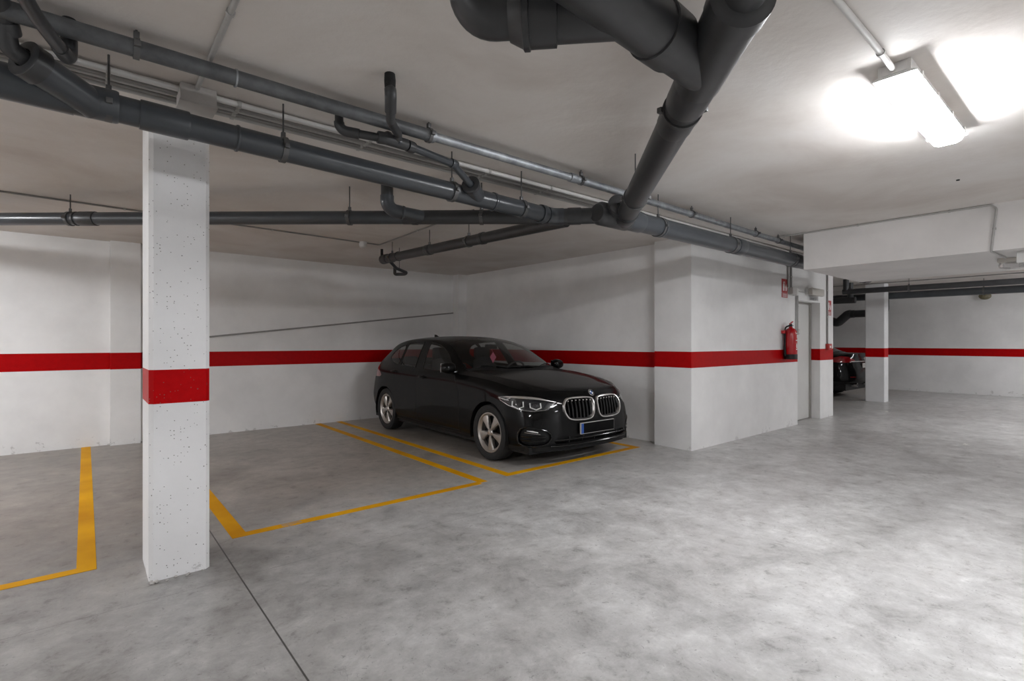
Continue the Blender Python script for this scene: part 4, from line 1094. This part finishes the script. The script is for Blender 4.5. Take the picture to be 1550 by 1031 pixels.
        bk = MB(); bk.v = [(p.x, p.y+.075, p.z) for p in lp]+[(cx, lp[0].y+.075, cz)]+[(p.x, p.y+.004, p.z) for p in lp]
        bk.f = [(i, (i+1) % n, n) for i in range(n)]+[(i, n+1+i, n+1+(i+1) % n, (i+1) % n) for i in range(n)]
        bk.build('grille_recess', 'black_plastic', gr, local=False, fixn=False)
        tips = MB()
        for k in range(8):
            x = .065+.052*k
            zs = [z for (xx, z) in densify(kid+[kid[0]], .005) if abs(xx-x) < .006]
            if len(zs) < 2: continue
            lo, hi = min(zs)+.012, max(zs)-.012
            pf = project(bvh, [(sg*x, z) for z in np.linspace(lo, hi, 7)], 'front', 0)
            s = MB(); s.v = []
            for p in pf: s.v += [(p.x-.008, p.y+.012, p.z), (p.x, p.y-.002, p.z), (p.x+.008, p.y+.012, p.z), (p.x+.005, p.y+.06, p.z), (p.x-.005, p.y+.06, p.z)]
            m5 = len(pf)
            s.f = [(i*5+q, i*5+(q+1) % 5, (i+1)*5+(q+1) % 5, (i+1)*5+q) for i in range(m5-1) for q in range(5)]+[tuple(range(5)), tuple(range(5*m5-1, 5*m5-6, -1))]
            s.build('grille_slat', 'black_gloss', gr, smooth=0)
            t = pf[-2]*.6+pf[-1]*.4; tips.box(t.x-.009, t.x+.009, t.y-.006, t.y+.008, t.z-.007, t.z+.007, .003)
        tips.build('slat_tips', 'satin_chrome', gr)
    # ---- badge on the bonnet nose
    e = project(bvh, [(0, .775)], 'front', .0)[0]; en = Vector((0, -.80, .60)).normalized()
    bd_ = MB().lathe(e, en, [(.041, -.004), (.041, .004), (.038, .0065), (.0335, .0065), (.0335, .004), (0, .004)], 32).build('bonnet_badge', 'chrome', root, local=True)
    up = Vector((1, 0, 0)); vp = en.cross(up)
    for nm, r0, r1, mat, q in (('badge_ring', .026, .0335, 'black_gloss', None), ('badge_quarters', 0, .024, 'badge_blue', 0), ('badge_quarters', 0, .024, 'badge_white', 1)):
        m = MB()
        for k in range(32):
            if q is not None and ((k//8) % 2) != q: continue
            t0, t1 = k*2*PI/32, (k+1)*2*PI/32
            m.add([e+en*.0068+(up*math.cos(t)+vp*math.sin(t))*r for t, r in ((t0, r0), (t0, r1), (t1, r1), (t1, r0))], [(0, 1, 2, 3)])
        m.build(nm, mat, bd_, fixn=False, smooth=0)
    # ---- head lamps: clear cover, dark bowl, light guides, bright upper strip
    for sg in (-1, 1):
        cover = add_faces('headlamp_cover', VL, FL[cls == 1], 'clear', root, both=False, mirror_only=sg)
        add_faces('headlamp_bowl', VL-0, FL[cls == 1], 'lamp_dark', cover, both=False, mirror_only=sg, offset=-.030)
        def HP(pts, off):
            out = []
            for (x, s0, z) in pts:
                p, n = sh.at(A(x, s0), z); p = p+n*off; out.append(Vector((p.x*sg, p.y, p.z)))
            return out
        brow = HP([(.52, -.762, .702), (.60, -.715, .722), (.66, -.675, .736), (.72, -.595, .744), (.76, -.53, .748), (.80, -.42, .749), (.835, -.30, .748), (.866, -.165, .737)], -.004)
        MB().tube(brow, [.003, .009, .013, .015, .016, .014, .009, .003], 10).build('upper_strip', 'satin_chrome', cover)
        lowl = HP([(.866, -.165, .735), (.857, -.225, .702), (.840, -.35, .656), (.80, -.50, .617), (.72, -.625, .610), (.63, -.705, .624), (.525, -.76, .700)], -.006)
        MB().tube(lowl, .0035, 8).build('lower_strip', 'satin_chrome', cover)
        for (ac, zc_, ra, rz_) in ((A(.80, -.47), .682, .082, .052), (A(.700, -.635), .672, .068, .046)):
            hexr = []
            for k in range(7):
                t = PI/6+k*PI/3
                p, n = sh.at(ac+ra*math.cos(t), zc_+rz_*math.sin(t)); p = p-n*.010; hexr.append(Vector((p.x*sg, p.y, p.z)))
            MB().tube(hexr[2:7], .0078, 8).build('light_guide', 'led_white', cover)
            p, n = sh.at(ac, zc_); p = p-n*.022; n = Vector((n.x*sg, n.y, n.z)); p = Vector((p.x*sg, p.y, p.z))
            MB().lathe(p, n, [(.034, -.01), (.034, .006), (.028, .010), (.022, .004), (.012, .010), (0, .012)], 22).build('projector_lens', 'lamp_dark', cover)
        MB().tube(HP([(.868, -.155, .733), (.842, -.285, .715), (.832, -.33, .712)], -.012), .005, 8).build('light_guide', 'led_white', cover)
        MB().tube(HP([(.842, -.285, .715), (.828, -.36, .742)], -.012), .004, 8).build('light_guide', 'led_white', cover)
        # accent between lamp and grille
        MB().tube(project(bvh, [(sg*.515, .692), (sg*.49, .688), (sg*.462, .682)], 'front', .002), [.003, .006, .005], 8).build('grille_link', 'satin_chrome', root)
        # side intake with fog lamp
        fr = add_faces('side_intake', VL, FL[cls == 2], 'black_plastic', root, both=False, mirror_only=sg, offset=-.030)
        fl_ = []
        for a_, z_0 in fog+[fog[0]]:
            p, n = sh.at(a_, z_0); p = p+n*.001; fl_.append(Vector((p.x*sg, p.y, p.z)))
        MB().tube(fl_, .009, 10).build('intake_frame', 'black_gloss', fr)
        for z_0 in (.345, .305):
            MB().tube(HP([(.815, -.50, z_0), (.76, -.595, z_0), (.70, -.66, z_0), (.65, -.695, z_0)], -.008), .010, 8).build('intake_bar', 'black_gloss', fr)
        MB().tube(HP([(.79, -.555, .405), (.75, -.607, .400), (.71, -.65, .390)], -.012), [.003, .008, .004], 10).build('fog_lamp', 'led_white', fr)
        MB().tube(HP([(.795, -.545, .388), (.76, -.595, .381), (.695, -.66, .372)], -.002), .003, 8).build('fog_lamp_trim', 'satin_chrome', fr)
        add_faces('tail_lamp', VL, FL[cls == 5], 'tail_red', root, both=False, mirror_only=sg)
    it = add_faces('lower_intake', VL, FL[cls == 3], 'black_plastic', root, offset=-.035)
    for z_0 in (.298,):
        MB().tube(project(bvh, densify([(-.56, z_0), (.56, z_0)], .04), 'front', -.012), .007, 8).build('intake_bar', 'black_gloss', it)
    for x in (-.38, -.19, 0, .19, .38):
        pp = project(bvh, [(x, .264), (x, .333)], 'front', -.014); MB().tube(pp, .006, 8).build('intake_bar', 'black_gloss', it)
    lip = project(bvh, densify([(-.60, .238), (-.3, .238), (.3, .238), (.60, .238)], .05), 'front', .002)
    MB().tube(lip, .009, 8).build('bumper_lip', 'black_gloss', root)
    # splitter that sticks out under the bumper
    spl = []
    for x, s0 in ((.82, -.50), (.77, -.615), (.55, -.755), (.28, -.80), (0, -.812)): spl.append(Vector((x, s0, .185)))
    spl = spl+[Vector((-p.x, p.y, p.z)) for p in spl[-2::-1]]
    m = MB(); n = len(spl); m.v = [tuple(p) for p in spl]+[(p.x*.97, p.y+.03, p.z+.03) for p in spl]+[(p.x*.9, p.y+.12, p.z-.012) for p in spl]
    m.f = [(i, i+1, n+i+1, n+i) for i in range(n-1)]+[(i, 2*n+i, 2*n+i+1, i+1) for i in range(n-1)]
    m.build('splitter', 'black_plastic', root, local=True, fixn=False)
    # ---- number plate, blanked black, with blue band
    pp = project(bvh, [(0, .41)], 'front', 0)[0]
    pl = MB().box(-.272, .272, pp.y-.030, pp.y-.012, .348, .470, .004).build('number_plate', 'box_plastic', root, local=True)
    MB().box(-.266, .266, pp.y-.033, pp.y-.029, .354, .464, .001).build('blank_plate', 'plate_black', pl)
    MB().box(-.266, -.232, pp.y-.0345, pp.y-.0325, .354, .464).build('blue_band', 'plate_blue', pl, smooth=0)
    # ---- mirrors
    for sg in (-1, 1):
        m = MB(); c0 = Vector((sg*.935, .77, 1.02))
        bm = bmesh.new(); bmesh.ops.create_uvsphere(bm, u_segments=26, v_segments=16, radius=1)
        for v in bm.verts:
            x, y, z = v.co; y2 = y*(.085 if y < 0 else .045); k = 1-.18*max(0, x*sg)
            v.co = c0+Vector((math.copysign(abs(x)**.75, x)*.098, y2, math.copysign(abs(z)**.75, z)*.072*k))
        m.bm(bm); mr = m.build('wing_mirror', 'carpaint', root, local=True, smooth=60)
        MB().tube([(sg*.80, .76, .965), (sg*.85, .77, .965), (sg*.905, .79, .975)], [.030, .026, .030], 12).build('mirror_arm', 'black_gloss', mr)
        MB().box(c0.x-.08, c0.x+.08, c0.y+.040, c0.y+.047, c0.z-.055, c0.z+.055, .003).build('mirror_glass', 'chrome', mr)
    # ---- roof aerial, wipers
    rp = project(bvh, [(0, 2.62)], 'top', 0)[0]
    m = MB(); sec = [(-.09, .016, .012), (-.03, .018, .030), (.03, .017, .052), (.075, .010, .058), (.085, .004, .03)]
    for (y, w, h) in sec: m.v += [(-w, rp.y+y, rp.z-.012), (w, rp.y+y, rp.z-.012), (w*.35, rp.y+y, rp.z+h), (-w*.35, rp.y+y, rp.z+h)]
    m.f = [(i*4+q, i*4+(q+1) % 4, (i+1)*4+(q+1) % 4, (i+1)*4+q) for i in range(4) for q in range(4)]+[(3, 2, 1, 0), (16, 17, 18, 19)]
    m.build('shark_fin_aerial', 'carpaint', root, local=True)
    for x0, x1 in ((-.55, .08), (.02, .62)):
        pts = project(bvh, densify([(x0, .48+.19*(x0/.66)**2), ((x0+x1)/2, .475), (x1, .47+.19*(x1/.66)**2)], .05), 'top', .010)
        MB().tube(pts, .007, 8).build('wiper', 'black_plastic', root)
    # ---- cabin
    MB().box(-.80, .80, -.62, 3.2, .155, .23).build('underbody', 'black_plastic', root, local=True, smooth=0)
    d = MB(); d.box(-.72, .72, .50, .98, .72, .93, .04); d.box(-.70, .70, -.5, .55, .45, .74, .02)
    ds = d.build('dashboard', 'seat_fabric', root, local=True)
    sw_ = MB().lathe((.36, 1.06, .90), Vector((0, 1, .45)), [(.165, 0), (.182, -.012), (.195, 0), (.182, .012)], 30, closed=True)
    sw_.box(.36-.17, .36+.17, 1.045, 1.075, .885, .915, .008); sw_.build('steering_wheel', 'black_plastic', root, local=True)
    for x in (-.37, .37):
        s = MB(); s.box(x-.25, x+.25, 1.18, 1.72, .32, .50, .05)
        s.add([], []); st = s.build('front_seat', 'seat_fabric', root, local=True)
        b = MB(); b.tube([(x, 1.66, .48), (x, 1.76, .80), (x, 1.84, 1.06)], [.21, .24, .19], 18); k = len(b.v)
        b.v = [(v[0], 1.0*v[1] if False else v[1]*.45+.55*(1.66+(v[2]-.48)*.31), v[2]) for v in b.v]
        b.build('seat_backrest', 'seat_fabric', st)
        MB().box(x-.135, x+.135, 1.83, 1.93, 1.085, 1.265, .045).build('headrest', 'seat_fabric', st)
    rs = MB().box(-.62, .62, 2.25, 2.75, .35, .55, .06).box(-.62, .62, 2.66, 2.86, .5, .98, .06).build('rear_bench', 'seat_fabric', root, local=True)
    for x in (-.38, .38): MB().box(x-.12, x+.12, 2.78, 2.87, .98, 1.11, .035).build('headrest', 'seat_fabric', rs)
    MB().box(-.10, .10, 1.12, 1.15, 1.245, 1.31, .012).build('rear_view_mirror', 'black_plastic', root, local=True)
    root.location = (X0, Y0, 0); root.rotation_euler = (0, 0, rz)
    return root, sh
X0, Y0, RZ = 4.465, 4.700, math.radians(-1.0)
hatch, hshell = make_hatch(X0, Y0, RZ)
hatch.scale = (1.018, 1.018, 1.018)
# pink card pendant dangling from the mirror
def hatch_pt(x, y, z): return Matrix.LocRotScale(hatch.location, hatch.rotation_euler, hatch.scale) @ Vector((x, y, z))
q = hatch_pt(.01, 1.10, 1.13)
af = thing('air_freshener', q, 'pink diamond shaped card hanging behind the hatchback windscreen', 'pendant')
u = Vector((.77, -.64, 0))*.045
card = MB(); base = [q+Vector((0, 0, .075)), q-u, q-Vector((0, 0, .085)), q+u]; nn = Vector((-.64, -.77, 0))*.002
card.add([p-nn for p in base]+[p+nn for p in base], [(0, 1, 2, 3), (7, 6, 5, 4)]+[(i, 4+i, 4+(i+1) % 4, (i+1) % 4) for i in range(4)])
card.build('card', 'pink', af, smooth=0)
MB().tube([q+Vector((0, 0, .073)), hatch_pt(0, 1.135, 1.25)], .002, 6).build('cord', 'pink', af)

# black saloon in the far bay, tail towards the aisle
def make_saloon(X0, Y0, rz):
    root = empty('saloon_car', (0, 0, 0))
    tag(root, 'black saloon seen from behind between the core wall and the far column', 'car')
    net = np.array(hatch_net(), float); k = 2.78/2.67
    net[:, :13, 1] *= k
    B = [[(.76, 3.46, .36), (.50, 3.60, .37), (0, 3.64, .37)], [(.83, 3.45, .42), (.57, 3.64, .42), (0, 3.70, .42)], [(.855, 3.44, .54), (.58, 3.66, .54), (0, 3.73, .54)],
         [(.855, 3.42, .68), (.57, 3.645, .69), (0, 3.72, .69)], [(.84, 3.40, .84), (.56, 3.60, .86), (0, 3.67, .87)], [(.815, 3.38, .96), (.55, 3.58, .985), (0, 3.66, .99)], [(.765, 3.34, 1.04), (.52, 3.57, 1.075), (0, 3.66, 1.085)]]
    net[:, 13:, :] = np.array(B)
    net[6, 9:13, 2] += .02
    zc = [(p[0]*k, p[1]) for p in zc_h if p[0] < 2.0]+[(2.2, 1.425), (2.5, 1.38), (2.8, 1.27), (3.08, 1.14), (3.2, 1.105), (3.5, 1.10), (3.6, 1.10), (3.66, 1.085)]
    xr = [(p[0]*k, p[1]) for p in xr_h if p[0] < 2.3]+[(2.6, .57), (3.0, .58), (3.2, .60), (3.5, .56), (3.66, .3)]
    zr = [(p[0]*k, p[1]) for p in zr_h if p[0] < 2.3]+[(2.5, 1.33), (2.8, 1.22), (3.05, 1.11), (3.2, 1.085), (3.5, 1.085), (3.66, 1.085)]
    sh = Shell(net, zc, xr, zr, 300, 60, 80)
    nv, nu = sh.L.shape[:2]; nw = sh.U.shape[0]; n1 = int(nw*.42)
    VL = sh.L.reshape(-1, 3).copy(); FL = grid_faces(nv, nu); c = VL[FL].mean(1); ca = np.tile(sh.a, nv)[FL].mean(1)
    cls = np.zeros(len(FL), int)
    for sw in (0, 2.78): cls[((c[:, 1]-sw)**2+(c[:, 2]-.325)**2 < .36**2) & (c[:, 0] > .5)] = 9
    P = lambda pts: [(sh.A(x, s), z) for x, s, z in pts]
    cls[in_poly(ca, c[:, 2], chaikin(P([(.86, 3.18, .885), (.85, 3.26, .985), (.80, 3.42, 1.025), (.64, 3.56, 1.015), (.46, 3.64, .92), (.47, 3.64, .885), (.66, 3.56, .875), (.82, 3.40, .875)]), 1))] = 1
    cls[(c[:, 2] < .42) & (cls == 0)] = 2
    relax_borders(VL, FL, cls)
    VU = sh.U.reshape(-1, 3).copy(); FU = grid_faces(nw, nu); cu = VU[FU].mean(1); row = FU[:, 0]//nu
    s_, z_, x_ = cu[:, 1], cu[:, 2], cu[:, 0]; clu = np.zeros(len(FU), int)
    xt = table(xr, s_)
    clu[(row < n1+6) & (x_ > .5) & in_poly(s_, z_, [(.90, .97), (1.1, 1.12), (1.45, 1.30), (2.2, 1.335), (2.6, 1.25), (2.8, 1.06), (1.7, .985)])] = 1
    clu[(s_ > 2.62) & (s_ < 3.1) & (x_ < xt-.03) & (row >= n1)] = 2
    clu[(s_ > .48+.34*(x_/.66)**2) & (s_ < 1.36) & (x_ < xt-.035) & (row >= n1)] = 3
    relax_borders(VU, FU, clu)
    VB = np.concatenate([VL, VU])
    fa = np.concatenate([FL, FU+len(VL)])
    bvh = BVHTree.FromPolygons([tuple(p) for p in VB]+[(-p[0], p[1], p[2]) for p in VB], [tuple(map(int, f)) for f in fa]+[tuple(int(q)+len(VB) for q in f) for f in fa])
    body = add_faces('body_shell', VB, np.concatenate([FL[cls == 0], FU[clu == 0]+len(VL)]), 'carpaint', root)
    add_faces('lower_trim', VL, FL[cls == 2], 'black_plastic', body)
    for k_, nm in ((1, 'side_window'), (2, 'rear_window'), (3, 'windscreen')):
        if k_ == 1:
            for sg in (-1, 1): add_faces(nm, VU, FU[clu == 1], 'glass', root, both=False, mirror_only=sg)
        else: add_faces(nm, VU, FU[clu == k_], 'glass', root)
    for sg in (-1, 1): add_faces('tail_lamp', VL, FL[cls == 1], 'tail_red', root, both=False, mirror_only=sg)
    MB().tube(project(bvh, densify([(-.62, .893), (-.4, .897), (.4, .897), (.62, .893)], .05), 'rear', .004), .012, 10).build('boot_chrome_strip', 'chrome', root)
    p = project(bvh, [(0, .80)], 'rear', 0)[0]
    pl = MB().box(-.26, .26, p.y+.004, p.y+.020, .745, .855, .004).build('number_plate', 'plate_white', root, local=True)
    bars = MB()
    for x, w in ((-.20, .028), (-.155, .028), (-.11, .028), (-.04, .03), (.01, .03), (.06, .03), (.13, .028), (.175, .028)): bars.box(x, x+w, p.y+.020, p.y+.0212, .775, .825)
    bars.build('plate_characters', 'box_plastic', pl, smooth=0)
    p = project(bvh, [(0, .96)], 'rear', 0)[0]
    MB().lathe(p, (0, 1, .1), [(.035, -.004), (.035, .006), (.028, .009), (0, .009)], 20).build('boot_badge', 'satin_chrome', root, local=True)
    for sg in (-1, 1):
        for sw in (0, 2.78): make_wheel(root, sg*.79, sw, .325, .23, sg)
        MB().lathe((sg*.45, 3.60, .335), (0, 1, 0), [(.045, -.25), (.045, .05), (.038, .05), (.036, -.05), (0, -.05)], 18).build('exhaust_pipe', 'chrome', root, local=True)
        MB().tube(project(bvh, [(sg*.72, .53), (sg*.60, .53)], 'rear', .002), .010, 8).build('reflector', 'tail_red', root)
    MB().box(-.78, .78, -.6, 3.5, .20, .36).build('underbody', 'black_plastic', root, local=True, smooth=0)
    MB().box(-.60, .60, 2.3, 2.5, .5, 1.10, .06).box(-.68, .68, 2.3, 3.1, .45, 1.02, .03).build('rear_bench', 'seat_fabric', root, local=True)
    root.location = (X0, Y0, 0); root.rotation_euler = (0, 0, rz)
    return root
make_saloon(14.68, 7.78, PI)

# ------------------------------------------------------------------ camera and view
cam = bpy.data.cameras.new('camera'); co = bpy.data.objects.new('camera', cam); COL.objects.link(co)
cam.sensor_width = 36; cam.lens = 18.0; cam.clip_start = .05
co.location = (0, 0, CAMZ); co.rotation_euler = (PI/2, 0, math.radians(50.2-90))
cam.shift_y = (517.5-515.5)/1550
SC.camera = co
w = bpy.data.worlds.new('world'); SC.world = w; w.use_nodes = True
w.node_tree.nodes['Background'].inputs[0].default_value = (0, 0, 0, 1)
SC.view_settings.view_transform = 'Standard'; SC.view_settings.look = 'None'
SC.view_settings.gamma = 1.0; SC.view_settings.use_curve_mapping = False
SC.view_settings.exposure = EXPOSURE
cy = SC.cycles
cy.use_denoising = True
cy.max_bounces = 10; cy.diffuse_bounces = 6; cy.glossy_bounces = 5; cy.transparent_max_bounces = 16; cy.transmission_bounces = 6
cy.caustics_reflective = False; cy.caustics_refractive = False
cy.sample_clamp_indirect = 6
